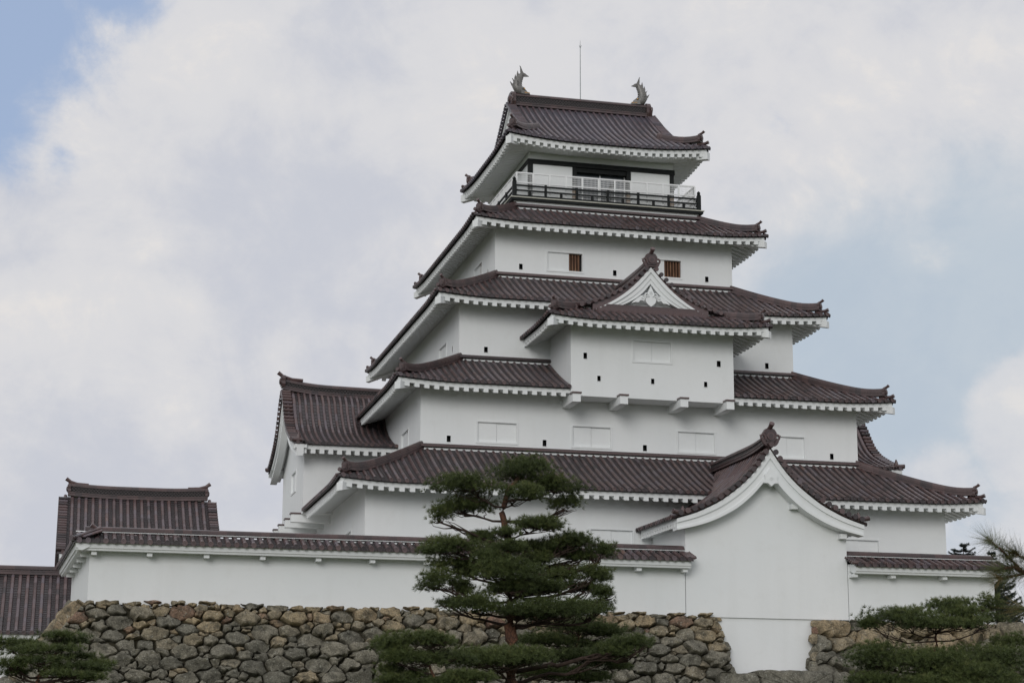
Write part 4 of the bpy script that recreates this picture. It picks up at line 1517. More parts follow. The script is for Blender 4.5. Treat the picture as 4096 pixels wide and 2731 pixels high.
# ------------------------------------------------------------------ gatehouse with the big gable
gate = thing('gatehouse', 'plain white gatehouse block with one curved tiled gable facing front, built against the castle tower', 'gatehouse')
GX0, GX1, GY = -0.61, 5.84, -15.96
GC = (GX0 + GX1) / 2
GH = 3.73
g_out = [(0, 10.74), (.25, 10.36), (.6, 9.88), (1.15, 9.33), (2.0, 8.70), (2.9, 8.26), (3.73, 8.00)]
GE = GH + .10
gp_us = [0.0] + [GE - x for x, _ in g_out[::-1]][1:]
gp_zs = [8.03 - .02] + [z + .05 for _, z in g_out[::-1]][1:]
gprof = prof_table([GE - x for x, _ in g_out[::-1]], [z + .06 for _, z in g_out[::-1]])
mb = MB()
xs = np.linspace(-(GX1 - GX0) / 2, (GX1 - GX0) / 2, 41)
mb.poly([(GX0, GY, 4.45), (GX1, GY, 4.45)] + [(GC + x, GY, gprof(GE - abs(x)) - .12) for x in xs[::-1]])
mb.poly([(GX0, GY, 4.45), (GX0, -11.9, 4.45), (GX0, -11.9, gprof(GE - 3.2) - .12), (GX0, GY, gprof(GE - 3.225) - .12)][::-1])
mb.poly([(GX1, GY, 4.45), (GX1, -11.9, 4.45), (GX1, -11.9, gprof(GE - 3.2) - .12), (GX1, GY, gprof(GE - 3.225) - .12)])
mb.poly([(GX0, GY, 4.45), (GX1, GY, 4.45), (GX1, GY + .12, 4.45), (GX0, GY + .12, 4.45)])
mb.poly([(-.4, GY + .07, -2.0), (5.6, GY + .07, -2.0), (5.6, GY + .07, 4.46), (-.4, GY + .07, 4.46)])
mb.build('wall', M_PLASTER, gate)
tiles, ev = MB(), Pieces()
YF, YB = -16.56, -11.0
for sx in (-1, 1):
    half = (YB - YF) / 2
    sd = Side((GC + sx * GE, (YF + YB) / 2, 0), (0, 1, 0), (-sx, 0, 0), half, gprof)
    tile_side(tiles, sd, GE, [(-half, half)], False, .300, None, topstrip=False)
    ev.eave(sd, 8.00, 7.82, 7.68, GH - 3.225, .10, [(-half + .1, half - 1.2)], False, .15, .30, .15)
    uu = along_curve(gprof, .22, GE - .14, .285)
    gable_discs(tiles, [(GC + sx * (GE - u), YF - .06, gprof(u) + .10) for u in uu], (0, -1, 0), .40, .09)
    cover_tile_row(tiles, lambda u, da, dz, sx=sx: np.array((GC + sx * (GE - u), YF + .40 + da, gprof(u) + dz + .02)), 0, GE, .09)
    cover_tile_row(tiles, lambda u, da, dz, sx=sx: np.array((GC + sx * (GE - u), YF + .08 + da * .6, gprof(u) + dz * .6 - .02)), 0, GE, .09, end_disc=False)
gro = tiles.build('roof', M_TILE, gate, 35)
ev.build(M_PLASTER, gro)
bb = MB()
Xo, Zo = smooth_curve([x for x, _ in g_out], [z - .02 for _, z in g_out])
g_in = [(0, 9.78), (.22, 9.52), (.68, 9.0), (1.36, 8.43), (2.25, 7.97), (2.91, 7.75), (3.71, 7.57)]
Xi, Zi = smooth_curve([x for x, _ in g_in], [z for _, z in g_in])
barge_board(bb, (Xo, Zo), (Xi, Zi), (GC, -16.40, 0), (1, 0, 0), (0, -1, 0), [(0, .36, .14, .56), (.36, .80, .08, .50), (.80, 1.0, .11, .53)], 44)
fix_normals(bb.build('barge_board', M_PLASTER, gro))
pd = MB()
pd.extrude([(0, .42), (.12, .28), (.255, .13), (.235, -.04), (.27, -.17), (.14, -.17), (.05, -.24), (0, -.29), (-.05, -.24), (-.14, -.17), (-.27, -.17), (-.235, -.04), (-.255, .13), (-.12, .28)], (GC, -16.60, 9.60), (1, 0, 0), (0, 0, 1), (0, .16, 0))
rosette(pd, (GC, -16.60, 9.62), (0, -1, 0), .085)
fix_normals(pd.build('pendant', M_PLASTER, gro))
for x, z in ((1.05, 8.62), (3.0, 7.56)):        # purlin ends under the gable
    b = MB()
    b.box((GC + x - .13, GY - .30, z - .08), (GC + x + .13, GY + .02, z + .10))
    b.build('purlin_end', M_PLASTER, gro)
rd, lat = MB(), MB()
ztop, path = main_ridge(rd, lat, (GC, YF + .12, 10.72), (GC, -10.4, 10.66), np.array((1, 0, 0.0)), 0.0, .16, .17, (0.16, 0.0))
fix_normals(rd.build('ridge', M_TILE, gro))
fix_normals(lat.build('ridge_lattice', M_LATTICE, gro))
on = MB()
onigawara(on, (GC, YF - .02, 11.21), (0, -1, 0), .295, True, True)
on.tube([(GC, YF + .2, 10.88), (GC, YF - .16, 10.88)], [.10, .105], 12, .35)
for sx in (-1, 1):
    p = np.array((GC + sx * (GE - .28), YF + .03, gprof(.2) + .12))
    on2 = MB()
    on2.tube([p - (sx * .1, 0, 0), p + (sx * .22, -.04, .0), p + (sx * .36, -.05, .04)], [.085, .09, .10], 10, .35)
    on2.tube([p + (-sx * .05, 0, .02), p + (-sx * .05, 0, .16)], [.12, .07], 8, .4)
    on2.tube([p + (-sx * .05, 0, .15), p + (-sx * .05, 0, .24)], [.06, .02], 8, .4)
    fix_normals(on2.build('eave_end_tile', M_TILE, gro))
fix_normals(on.build('ridge_end_tile', M_TILE, gro))


# ------------------------------------------------------------------ tiled plaster walls on the stone walls
def plaster_wall(name, label, x0, x1, brackets, hip_left=False, hip_right=False, back=None):
    th = thing(name, label, 'wall', 'tiled plaster walls on top of the stone base')
    yc = -15.66
    mb = MB()
    mb.box((x0, -15.96, 4.40), (x1, -15.36, 6.55))
    if back:
        xb, yb = back
        mb.hexa([(x0 + .01, -15.96, 4.40), (x0 + .6, -15.9, 4.40), (xb + .6, yb, 4.40), (xb, yb, 4.40), (x0 + .01, -15.96, 6.55), (x0 + .6, -15.9, 6.55), (xb + .6, yb, 6.55), (xb, yb, 6.55)])
    fix_normals(mb.build('wall', M_PLASTER, th))
    tiles, ev, white = MB(), Pieces(), Pieces()
    hw = 1.0
    zp = 6.47
    pr = prof_line(zp, 6.83, hw, .9)
    eL = .55 if hip_left else .10
    eR = .45 if hip_right else .10
    xa, xb_ = x0 - eL, x1 + eR
    if not hip_left:
        xa = x0 + .0
    if not hip_right and not back:
        pass
    half = (xb_ - xa) / 2
    for sy in (-1, 1):
        sd = Side(((xa + xb_) / 2, yc + sy * hw, 0), (-sy, 0, 0), (0, -sy, 0), half, pr)
        tile_side(tiles, sd, hw - .08, [(-half, half)], False, .295, white, topstrip=False, r=.082)
        # fascia: cove, board and the line under it
        ss = np.array([xa + .06, xb_ - .06])
        y_ = lambda d: yc + sy * d
        prof_ = [(hw - .06, 6.42), (hw - .07, 6.40), (hw - .10, 6.25), (hw - .14, 6.24), (hw - .16, 6.17), (hw - .30, 6.165), (.305, 6.30), (.305, 6.55), (hw - .2, 6.50)]
        ev.new('eave').rings([[(x, y_(d), z) for d, z in prof_] for x in ss], .5, closed=True, cap0=True, cap1=True)
    tiles.build('roof', M_TILE, th, 35)
    ro = th.children[-1]
    ev.build(M_PLASTER, ro)
    wm = MB()
    wm.box((xa + .05, yc - .19, 6.865), (xb_ - .05, yc + .19, 6.90))
    wm.build('mortar_strip', M_PLASTER, ro)
    rd = MB()
    n = int((xb_ - xa) / .3)
    path = [(x, yc, 6.905) for x in np.linspace(xa + (.35 if hip_left else .02), xb_ - (.4 if hip_right else .02), n)]
    ridge_sweep(rd, path, [(.23, 0), (.23, .045), (.19, .05), (.19, .09), (.15, .095), (.13, .14), (.05, .17)], np.array((0, 1, 0.0)))
    fix_normals(rd.build('ridge', M_TILE, ro))
    for x in brackets:
        b = MB()
        b.box((x - .09, -16.38, 6.04), (x + .09, -15.955, 6.16))
        b.build('bracket', M_PLASTER, th)
    # verge tiles across the open ends
    for end, on_ in ((xb_, not hip_right), (xa, not hip_left)):
        if on_:
            v = MB()
            sg = 1 if end == xb_ else -1
            for sy in (-1, 1):
                for u in np.arange(.06, hw - .1, .17):
                    p = np.array((end + sg * .05, yc + sy * (hw - u), pr(u) + .05))
                    v.tube([p - (sg * .32, 0, 0), p, p + (sg * .06, 0, .035)], [.05, .06, .065], 8, tt() * .8)
            fix_normals(v.build('verge_tile', M_TILE, ro))
    return th, ro


lw, lro = plaster_wall('plaster_wall', 'long white plaster wall with tiled coping on the stone base, left of the gatehouse', -22.15, -0.64,
                       [-22.02, -20.15, -18.21, -16.27, -14.32, -12.4, -10.43, -8.9, -7.39, -4.95, -2.54, -0.76], hip_left=True, back=(-22.6, -6.2))
# hip end and return of the left wall
b, e2, t2 = MB(), MB(), MB()
for q, (xw, yw) in enumerate([(-22.15, -16.0)]):
    pass
pr = prof_line(6.47, 6.83, 1.0, .9)
dirv = np.array((-0.045, 1.0, 0)); dirv /= np.linalg.norm(dirv)
nin = np.array((1.0, .045, 0)); nin /= np.linalg.norm(nin)
half = 5.2
sd = Side(np.array((-22.70, -16.66, 0)) + dirv * half, dirv, nin, half, pr)
tile_side(t2, sd, .92, [(-half, half)], False, .295, None, topstrip=False)
o = t2.build('roof', M_TILE, lw, 35)
prof_ = [(.06, 6.42), (.07, 6.40), (.10, 6.25), (.14, 6.24), (.16, 6.17), (.30, 6.165), (.55, 6.30), (.55, 6.5), (.2, 6.50)]
e2.rings([[tuple(sd.m + sd.a * s + sd.n * d + np.array((0, 0, z))) for d, z in prof_] for s in (-half + .05, half)], .5, closed=True, cap0=True, cap1=True)
fix_normals(e2.build('eave', M_PLASTER, o))
rd = MB()
ridge_sweep(rd, [tuple(sd.m + sd.a * s + sd.n * .95 + np.array((0, 0, 6.84))) for s in np.linspace(-half + .9, half, 30)], [(.20, 0), (.20, .045), (.17, .05), (.17, .10), (.15, .105), (.13, .17), (.05, .21)], nin)
fix_normals(rd.build('ridge', M_TILE, o))
h = MB()
hp = [np.array((-22.70, -16.66, 6.47)) * (1 - t) + np.array((-21.85, -15.72, 6.92)) * t for t in np.linspace(0, 1, 6)]
ridge_sweep(h, hp, [(.13, 0.03), (.13, .07), (.10, .075), (.10, .12), (.05, .16)], np.array((.7, -.7, 0)))
h.tube([hp[0] + (-.02, -.02, .06), hp[0] + (-.12, -.12, .08)], [.085, .10], 10, .3)
h.tube([(-22.0, -15.75, 7.02), (-22.15, -15.78, 7.12)], [.07, .08], 8, .4)
fix_normals(h.build('hip_ridge', M_TILE, lro))
for i in range(5):
    b = MB()
    p = sd.m + sd.a * (-half + .9 + i * 2.0) + sd.n * .3
    b.box((p[0] - .02, p[1] - .09, 6.02), (p[0] + .36, p[1] + .09, 6.16))
    b.build('bracket', M_PLASTER, lw)

rw, rro = plaster_wall('plaster_wall', 'short white plaster wall with tiled coping on the stone base, right of the gatehouse', 5.87, 11.94,
                       [5.99, 7.54, 9.67, 11.8, 12.25], hip_right=True)


# ------------------------------------------------------------------ roofs at the far left
def gable_house(name, label, x0, x1, yr, hd, ze, zr, zbase, ridge_h, sag, pitch=.30, scallop=False):
    th = thing(name, label, 'building')
    pr = prof_table([0, hd * .33, hd * .66, hd], [ze, ze + (zr - ze) * .29, ze + (zr - ze) * .61, zr])
    wy = hd - .8
    mb = MB()
    mb.box((x0 + .5, yr - wy, zbase), (x1 - .5, yr + wy, ze + .1))
    for X1 in (x0 + .5, x1 - .5):
        ys = np.linspace(-wy, wy, 21)
        mb.poly([(X1, yr - wy, ze)] + [(X1, yr + y, pr(hd - abs(y)) - .1) for y in ys] + [(X1, yr + wy, ze)])
    mb.build('wall', M_PLASTER, th)
    tiles, ev, rd, lat = MB(), Pieces(), MB(), MB()
    half = (x1 - x0) / 2
    for sy in (-1, 1):
        sd = Side(((x0 + x1) / 2, yr + sy * hd, 0), (-sy, 0, 0), (0, -sy, 0), half, pr)
        tile_side(tiles, sd, hd, [(-half, half)], False, pitch, None, topstrip=False, r=pitch * .25)
        ev.eave(sd, ze - .06, ze - .26, ze - .40, .7, .1, [(-half + .1, half - .1)], False, .25)
        if scallop:
            pts = []
            for x in np.arange(x0 + .2, x1 - .2, .1):
                pts.append((x, ze - .26 - .10 * abs(math.sin(x * math.pi / .6))))
            yy = yr + sy * (hd - .14)
            ev.new('scalloped_board').extrude([(x0 + .2, ze - .1)] + [(x1 - .2, ze - .1)] + pts[::-1], (0, yy, 0), (1, 0, 0), (0, 0, 1), (0, -sy * .12, 0))
        uu = along_curve(pr, .08, hd - .12, .24)
        for xe, sx in ((x0, -1), (x1, 1)):
            gable_discs(tiles, [(xe + sx * .03, yr + sy * (hd - u), pr(u) + .10) for u in uu], (sx, 0, 0), .36)
    ro = tiles.build('roof', M_TILE, th, 35)
    ev.build(M_PLASTER, ro)
    for xe, sx in ((x0, -1), (x1, 1)):
        bb = MB()
        Xo, Zo = smooth_curve([0, hd * .4, hd * .7, hd], [pr(hd) - .06, pr(hd * .6) - .06, pr(hd * .3) - .06, pr(0) - .06])
        barge_board(bb, (Xo, Zo), (Xo, Zo - .42), (xe - sx * .2, yr, 0), (0, 1, 0), (sx, 0, 0), [(0, .4, .1, .3), (.4, 1, .04, .24)])
        fix_normals(bb.build('barge_board', M_PLASTER, ro))
        on = MB()
        onigawara(on, (xe - sx * .32, yr, zr + ridge_h * .62), (sx, 0, 0), .22, False)
        on.tube([(xe - sx * 1.2, yr, zr + ridge_h), (xe - sx * .7, yr, zr + ridge_h + .02), (xe - sx * .42, yr, zr + ridge_h + .10), (xe - sx * .22, yr, zr + ridge_h + .24)], [.06, .07, .075, .09], 8, .4)
        fix_normals(on.build('ridge_end_tile', M_TILE, ro))
    main_ridge(rd, lat, (x0 + .32, yr, zr - .05), (x1 - .32, yr, zr - .05), np.array((0, 1, 0.0)), 0.0, max(.05, ridge_h - .30), .15, (sag, sag))
    fix_normals(rd.build('ridge', M_TILE, ro))
    fix_normals(lat.build('ridge_lattice', M_LATTICE, ro))
    return th


gable_house('tiled_building', 'long gabled building with purple brown tiles showing above the left plaster wall', -23.2, -16.45, 2.5, 4.4, 7.55, 10.45, 4.3, .56, .10)
gable_house('tiled_building', 'lower tiled building at the left edge behind the corner of the stone wall', -40.0, -20.6, -2.0, 3.5, 4.02, 6.62, -2.05, .34, 0.0, .30, True)


# ------------------------------------------------------------------ stone walls
def clip_poly(poly, a, b, c):
    """Keep a*x + b*y <= c."""
    out = []
    n = len(poly)
    for i in range(n):
        p, q = poly[i], poly[(i + 1) % n]
        dp, dq = a * p[0] + b * p[1] - c, a * q[0] + b * q[1] - c
        if dp <= 0:
            out.append(p)
        if dp * dq < 0:
            t = dp / (dp - dq)
            out.append((p[0] + (q[0] - p[0]) * t, p[1] + (q[1] - p[1]) * t))
    return out


def in_poly_clip(poly, dom):
    n = len(dom)
    for i in range(n):
        p, q = dom[i], dom[(i + 1) % n]
        ex, ey = q[0] - p[0], q[1] - p[1]
        poly = clip_poly(poly, ey, -ex, ey * p[0] - ex * p[1])
        if len(poly) < 3:
            return []
    return poly


def stone_patch(mb, dom, Pf, tint_fn, rmin=.11, rmax=.42, seed=1, anis=.66, proud=.25, top=None, grow=0.0):
    """Irregular boulders packed over a convex domain (s, t); Pf(s, t, d) -> point d metres in front of the face.
    Circles of mixed size are thrown largest first, then their weighted cells become the stones."""
    rs = random.Random(seed)
    nr = np.random.default_rng(seed)
    s0, s1 = min(p[0] for p in dom) - .3, max(p[0] for p in dom) + .3
    t0, t1 = min(p[1] for p in dom) - .3, max(p[1] for p in dom) + .2
    area = (s1 - s0) * anis * (t1 - t0)
    radii = []
    tot = 0.0
    while tot < area * .95:
        r = rmin + (rmax - rmin) * rs.random() ** 1.9
        radii.append(r)
        tot += math.pi * r * r
    radii.sort(reverse=True)
    cell = rmax
    grid = {}
    C = []
    for r in radii:
        for tr in range(26):
            x, y = rs.uniform(s0, s1) * anis, rs.uniform(t0, t1)
            rr = r * (1 + grow * (t1 - y))
            gx_, gy_ = int(math.floor(x / cell)), int(math.floor(y / cell))
            ok = True
            for a_ in range(-3, 4):
                for b_ in range(-3, 4):
                    for (cx_, cy_, cr) in grid.get((gx_ + a_, gy_ + b_), ()):
                        if (cx_ - x) ** 2 + (cy_ - y) ** 2 < ((cr + rr) * .90) ** 2:
                            ok = False
                            break
                    if not ok:
                        break
                if not ok:
                    break
            if ok:
                grid.setdefault((gx_, gy_), []).append((x, y, rr))
                C.append((x, y, rr))
                break
    P = np.array([(x, y) for x, y, _ in C])
    RR = np.array([r for _, _, r in C])
    for i in range(len(C)):
        d2 = ((P - P[i]) ** 2).sum(1)
        nb = np.argsort(d2 - RR ** 2)[:30]
        r = 1.9
        poly = [(P[i][0] - r, P[i][1] - r), (P[i][0] + r, P[i][1] - r), (P[i][0] + r, P[i][1] + r), (P[i][0] - r, P[i][1] + r)]
        for j in nb:
            if j == i:
                continue
            dx, dy = P[j] - P[i]
            c_ = .5 * (P[j] @ P[j] - P[i] @ P[i] + RR[i] ** 2 - RR[j] ** 2)
            poly = clip_poly(poly, dx, dy, c_)
            if len(poly) < 3:
                break
        if len(poly) < 3:
            continue
        poly = in_poly_clip([(x / anis, y) for x, y in poly], dom)
        if len(poly) < 3:
            continue
        A = np.array(poly)
        c = A.mean(0)
        ext = A.max(0) - A.min(0)
        if ext[0] < .09 or ext[1] < .07:
            continue
        ar = .5 * abs(np.dot(A[:, 0], np.roll(A[:, 1], -1)) - np.dot(A[:, 1], np.roll(A[:, 0], -1)))
        size = math.sqrt(ar)
        # roughen: split edges, push the points about, round the corners a little
        B = np.roll(A, -1, 0)
        ln = np.linalg.norm(B - A, axis=1)
        pts = []
        for a_, b_, l_ in zip(A, B, ln):
            pts.append(a_)
            k = int(l_ / .16)
            for q in range(1, k + 1):
                pts.append(a_ + (b_ - a_) * q / (k + 1))
        A = np.array(pts)
        jo = rs.uniform(.006, .034)
        A = c + (A - c) * (1 - jo / (.5 * size + .02))
        A = A + nr.normal(0, .030 * min(1, size / .4), A.shape)
        q = rs.uniform(.07, .20)
        B = np.roll(A, -1, 0)
        A = np.stack([A * (1 - q) + B * q, A * q + B * (1 - q)], 1).reshape(-1, 2)
        if top is not None:
            wgt = np.clip((A[:, 1] - (max(p[1] for p in dom) - .22)) / .22, 0, 1)
            if wgt.max() > .9:
                A[:, 1] += wgt * rs.uniform(-.12, .07)
        hgt = proud * (0.45 + 0.85 * size) * rs.uniform(.6, 1.5)
        base = rs.uniform(-.07, .09)
        # a broken face made of a few planes
        planes = []
        for q in range(rs.randint(1, 3)):
            an = rs.uniform(0, 2 * math.pi)
            sl = rs.uniform(.15, .65)
            planes.append((math.cos(an) * sl, math.sin(an) * sl, hgt * rs.uniform(.80, 1.35)))
        tl = nr.normal(0, .16, 2)
        RG = []
        for f, hh in ((.96, -2.0), (1.0, -.40), (.99, .20), (.95, .55), (.87, .80), (.70, .95), (.50, 1.0), (.30, 1.0), (.12, 1.0)):
            ring = []
            for p in A:
                off = (p - c) * f
                d = hgt * hh
                if hh > .05:
                    fl = min([pc - (off[0] * pa + off[1] * pb) / 1.0 for pa, pb, pc in planes])
                    d = min(d, max(fl, hgt * .05)) if hh > .3 else d
                    d += float(off @ tl) * min(1, hh * 1.5) + nr.normal(0, .005 + .004 * size)
                x, y = c + off
                ring.append(Pf(x, y, base + d))
            RG.append(ring)
        mb.rings(RG, tint_fn(c[0], c[1], rs), closed=True, cap1=True)


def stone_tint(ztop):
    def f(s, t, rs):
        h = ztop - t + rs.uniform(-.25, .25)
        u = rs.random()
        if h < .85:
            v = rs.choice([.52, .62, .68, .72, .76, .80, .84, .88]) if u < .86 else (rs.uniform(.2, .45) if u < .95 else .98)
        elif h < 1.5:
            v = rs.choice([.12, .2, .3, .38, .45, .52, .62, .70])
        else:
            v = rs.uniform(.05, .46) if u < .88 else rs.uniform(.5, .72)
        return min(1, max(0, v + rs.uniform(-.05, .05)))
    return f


BAT = .26
ZT = 4.50


def face_pf(s, t, d):
    return np.array((s, -16.05 - (ZT - t) * BAT - d * .968, t + d * .25))


def mesh_stone(name, label, doms, seed, earth):
    mb = MB()
    for i, (dom, pf, kw) in enumerate(doms):
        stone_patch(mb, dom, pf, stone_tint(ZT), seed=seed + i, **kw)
    th = mb.build(name, M_STONE, None, 42)
    tag(th, label, 'stone wall', 'dry-laid stone walls of the castle base')
    e = MB()
    for h in earth:
        e.hexa(h)
    e.build('earth_fill', M_EARTH, th)
    return th


def core(x0t, x1t, x0b, x1b, back):
    i = .10
    return [(x0b, face_pf(0, -2.1, -i)[1], -2.1), (x1b, face_pf(0, -2.1, -i)[1], -2.1), (x1b, back, -2.1), (x0b, back, -2.1),
            (x0t, face_pf(0, ZT - .16, -i)[1], ZT - .16), (x1t, face_pf(0, ZT - .16, -i)[1], ZT - .16), (x1t, back, ZT - .16), (x0t, back, ZT - .16)]


# left section: right corner leans out with the batter, left corner slopes strongly
Ld = [(-27.4, -2.1), (2.15, -2.1), (.44, ZT), (-22.2, ZT)]


def left_pf(s, t, d):         # face turning the left corner
    return np.array((-22.30 - (ZT - t) * .78 - d * .8, s, t + d * .5))


def gapL_pf(s, t, d):         # end of the left section, facing the gap
    return np.array((.44 + (ZT - t) * .24 + d, s, t))


def gapR_pf(s, t, d):
    return np.array((4.50 - (ZT - t) * .13 - d, s, t))


mesh_stone('stone_wall', 'long stone wall of rough boulders under the left plaster wall, tan on top and grey below',
           [(Ld, face_pf, dict(top=True, rmin=.052, rmax=.255, anis=.54, grow=.03)),
            ([(-17.7, -2.1), (-17.7 + 18, -2.1), (0, ZT), (-16.05, ZT)], left_pf, dict(rmin=.14, rmax=.42)),
            ([(-17.5, -2.1), (-15.9, -2.1), (-15.9, ZT), (-16.0, ZT)], gapL_pf, dict(rmin=.14, rmax=.35))],
           21, [core(-22.2, .36, -27.2, 1.95, -15.88)])
mesh_stone('stone_wall', 'stone wall of larger boulders under the right plaster wall, behind the low pine',
           [([(3.62, -2.1), (38, -2.1), (38, ZT - .06), (4.50, ZT - .06)], face_pf, dict(top=True, rmin=.09, rmax=.50, anis=.66)),
            ([(-17.6, -2.1), (-15.9, -2.1), (-15.9, ZT - .06), (-16.05, ZT - .06)], gapR_pf, dict(rmin=.12, rmax=.28, anis=.9))],
           57, [core(4.6, 38, 3.75, 38, -15.88)])
mb = MB()
stone_patch(mb, [(.2, -2.1), (5.2, -2.1), (5.2, 2.50), (.2, 2.50)], lambda s, t, d: np.array((s, -17.02 - (2.5 - t) * .2 - d, t)), lambda s, t, rs: rs.uniform(.0, .3), rmin=.5, rmax=.75, anis=.6, seed=3, top=True, proud=.2)
sill = mb.build('stone_sill', M_STONE, None, 42)
tag(sill, 'low course of large dark boulders filling the gap below the gatehouse wall', 'stone wall', 'dry-laid stone walls of the castle base')
mb = MB()
mb.box((.9, -16.9, -2.1), (4.3, -15.93, 2.3))
mb.build('earth_fill', M_EARTH, sill)


# ------------------------------------------------------------------ trees
class Tufts:
    """Many needles as thin triangles, built in bulk."""

    def __init__(s):
        s.V, s.T = [], []

    def add(s, c, axis, n, L, w, spread, tint, nr):
        """c: (k,3) tuft centres, axis: (k,3) unit directions."""
        k = len(c)
        d = nr.normal(0, 1, (k, n, 3))
        d /= np.linalg.norm(d, axis=2, keepdims=True)
        d = axis[:, None, :] + d * spread
        d /= np.linalg.norm(d, axis=2, keepdims=True)
        ln = L * nr.uniform(.65, 1.1, (k, n, 1))
        base = c[:, None, :] + d * (ln * .08)
        tip = c[:, None, :] + d * ln
        tip[..., 2] -= (ln[..., 0] ** 2) * .25
        sd = np.cross(d, nr.normal(0, 1, (k, n, 3)))
        sd /= np.linalg.norm(sd, axis=2, keepdims=True) + 1e-9
        tri = np.stack([base - sd * w / 2, base + sd * w / 2, tip + sd * w * .12], 2).reshape(-1, 3)
        s.V.append(tri)
        tn = (tint[:, None] + nr.normal(0, .10, (k, n))).reshape(-1)
        s.T.append(np.clip(tn, 0, 1))

    def build(s, name, mat, parent):
        V = np.concatenate(s.V).astype(np.float32)
        T = np.concatenate(s.T).astype(np.float32)
        nf = len(V) // 3
        me = bpy.data.meshes.new(name)
        me.vertices.add(len(V))
        me.vertices.foreach_set('co', V.ravel())
        me.loops.add(nf * 3)
        me.loops.foreach_set('vertex_index', np.arange(nf * 3, dtype=np.int32))
        me.polygons.add(nf)
        me.polygons.foreach_set('loop_start', np.arange(0, nf * 3, 3, dtype=np.int32))
        me.polygons.foreach_set('loop_total', np.full(nf, 3, np.int32))
        me.materials.append(mat)
        a = me.attributes.new('tint', 'FLOAT', 'FACE')
        a.data.foreach_set('value', T)
        me.update()
        me.validate()
        o = bpy.data.objects.new(name, me)
        COL.objects.link(o)
        o.parent = parent
        return o


def crooked(p, q, n, amp, nr):
    p, q = np.array(p, float), np.array(q, float)
    L = np.linalg.norm(q - p)
    out = []
    off = np.zeros(3)
    for i in range(n + 1):
        t = i / n
        if 0 < i < n:
            off = off * .5 + nr.normal(0, amp * L, 3) * (1, 1, .6)
        else:
            off = off * 0
        out.append(p + (q - p) * t + off + np.array((0, 0, -.06 * L * math.sin(math.pi * t))))
    return out


def pine(name, label, group, trunk, pads, seed, needle=.15, nw=.0075, dens=1.0, mat=None, rt=.16, per=24):
    """trunk: points from the base up; pads: (centre, half width, half depth, half height, attach height index or None)."""
    nr = np.random.default_rng(seed)
    th = thing(name, label, 'tree', group)
    tk = MB()
    tp = [np.array(p, float) for p in trunk]
    # refine the trunk
    fine = []
    for i in range(len(tp) - 1):
        for t in np.linspace(0, 1, 5)[:-1]:
            fine.append(tp[i] + (tp[i + 1] - tp[i]) * t + nr.normal(0, .018, 3) * (1, 1, 0))
    fine.append(tp[-1])
    H = fine[-1][2] - fine[0][2]
    rad = [rt * (1 - .80 * ((p[2] - fine[0][2]) / H) ** 1.4) * nr.uniform(.94, 1.06) for p in fine]
    tk.tube(fine, rad, 10, .5)
    tr = fix_normals(tk.build('trunk', M_BARK, th, 60))
    br = MB()
    tf = Tufts()
    for c, hw, hd, hh in pads:
        c = np.array(c, float)
        # branch: from the trunk somewhat below the pad, out to under the pad
        zat = c[2] - .10 - .28 * np.linalg.norm((c - fine[len(fine) // 2])[:2]) * nr.uniform(.5, 1.2)
        zat = min(max(zat, fine[1][2]), fine[-2][2])
        k = int(np.argmin([abs(p[2] - zat) for p in fine]))
        root = fine[k]
        end = c - np.array((0, 0, hh * .55))
        L = np.linalg.norm(end - root)
        r0 = min(rad[k] * .55, .016 + .017 * L)
        path = crooked(root, end, max(4, int(L / .35)), .045, nr)
        br.tube(path, np.linspace(r0, r0 * .45, len(path)), 7, .5)
        # twigs fanning out under the pad
        nt = int(8 + 12 * hw)
        for q in range(nt):
            a = nr.uniform(0, 2 * math.pi)
            rr = math.sqrt(nr.uniform(.15, 1))
            e = c + np.array((hw * rr * math.cos(a) * .92, hd * rr * math.sin(a) * .92, -hh * .35 + hh * .5 * (1 - rr) + nr.normal(0, hh * .15)))
            st = path[int(nr.integers(len(path) // 2, len(path)))]
            tp_ = crooked(st, e, 4, .07, nr)
            br.tube(tp_, np.linspace(r0 * .40 + .003, .005, len(tp_)), 5, .5, caps=False)
        # needle tufts over the pad, in sub-clumps
        ncl = max(4, int(9 * hw * hd / .35 * .55))
        area = hw * hd
        n = int(dens * 1250 * max(area, .05) ** .80)
        cl = []
        for q in range(ncl):
            a = nr.uniform(0, 2 * math.pi)
            rr = math.sqrt(nr.uniform(0, 1))
            cl.append((hw * rr * math.cos(a) * .85, hd * rr * math.sin(a) * .85, hh * (.60 * (1 - rr * rr) - .15 + nr.normal(0, .24)), nr.uniform(-.16, .16)))
        cl = np.array(cl)
        pick = nr.integers(0, ncl, n)
        sp = max(.13, min(hw, hd) * .36)
        P = cl[pick, :3] + np.clip(nr.normal(0, 1, (n, 3)), -2.1, 2.1) * (sp * 1.1, sp, hh * .36)
        # keep the underside flat
        P[:, 2] = np.where(P[:, 2] < -hh * .7, -hh * .7 + nr.uniform(0, .10, n), P[:, 2])
        out = P / np.array((hw, hd, hh))
        ax = np.stack([out[:, 0] * .55, out[:, 1] * .55, np.full(n, .62)], 1) + nr.normal(0, .25, (n, 3))
        ax /= np.linalg.norm(ax, axis=1, keepdims=True)
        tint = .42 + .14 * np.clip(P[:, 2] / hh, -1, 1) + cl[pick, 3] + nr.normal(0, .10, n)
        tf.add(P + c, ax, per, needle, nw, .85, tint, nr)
    fix_normals(br.build('branches', M_BRANCH, th, 60))
    tf.build('crown', mat or M_NEEDLE, th)
    return th


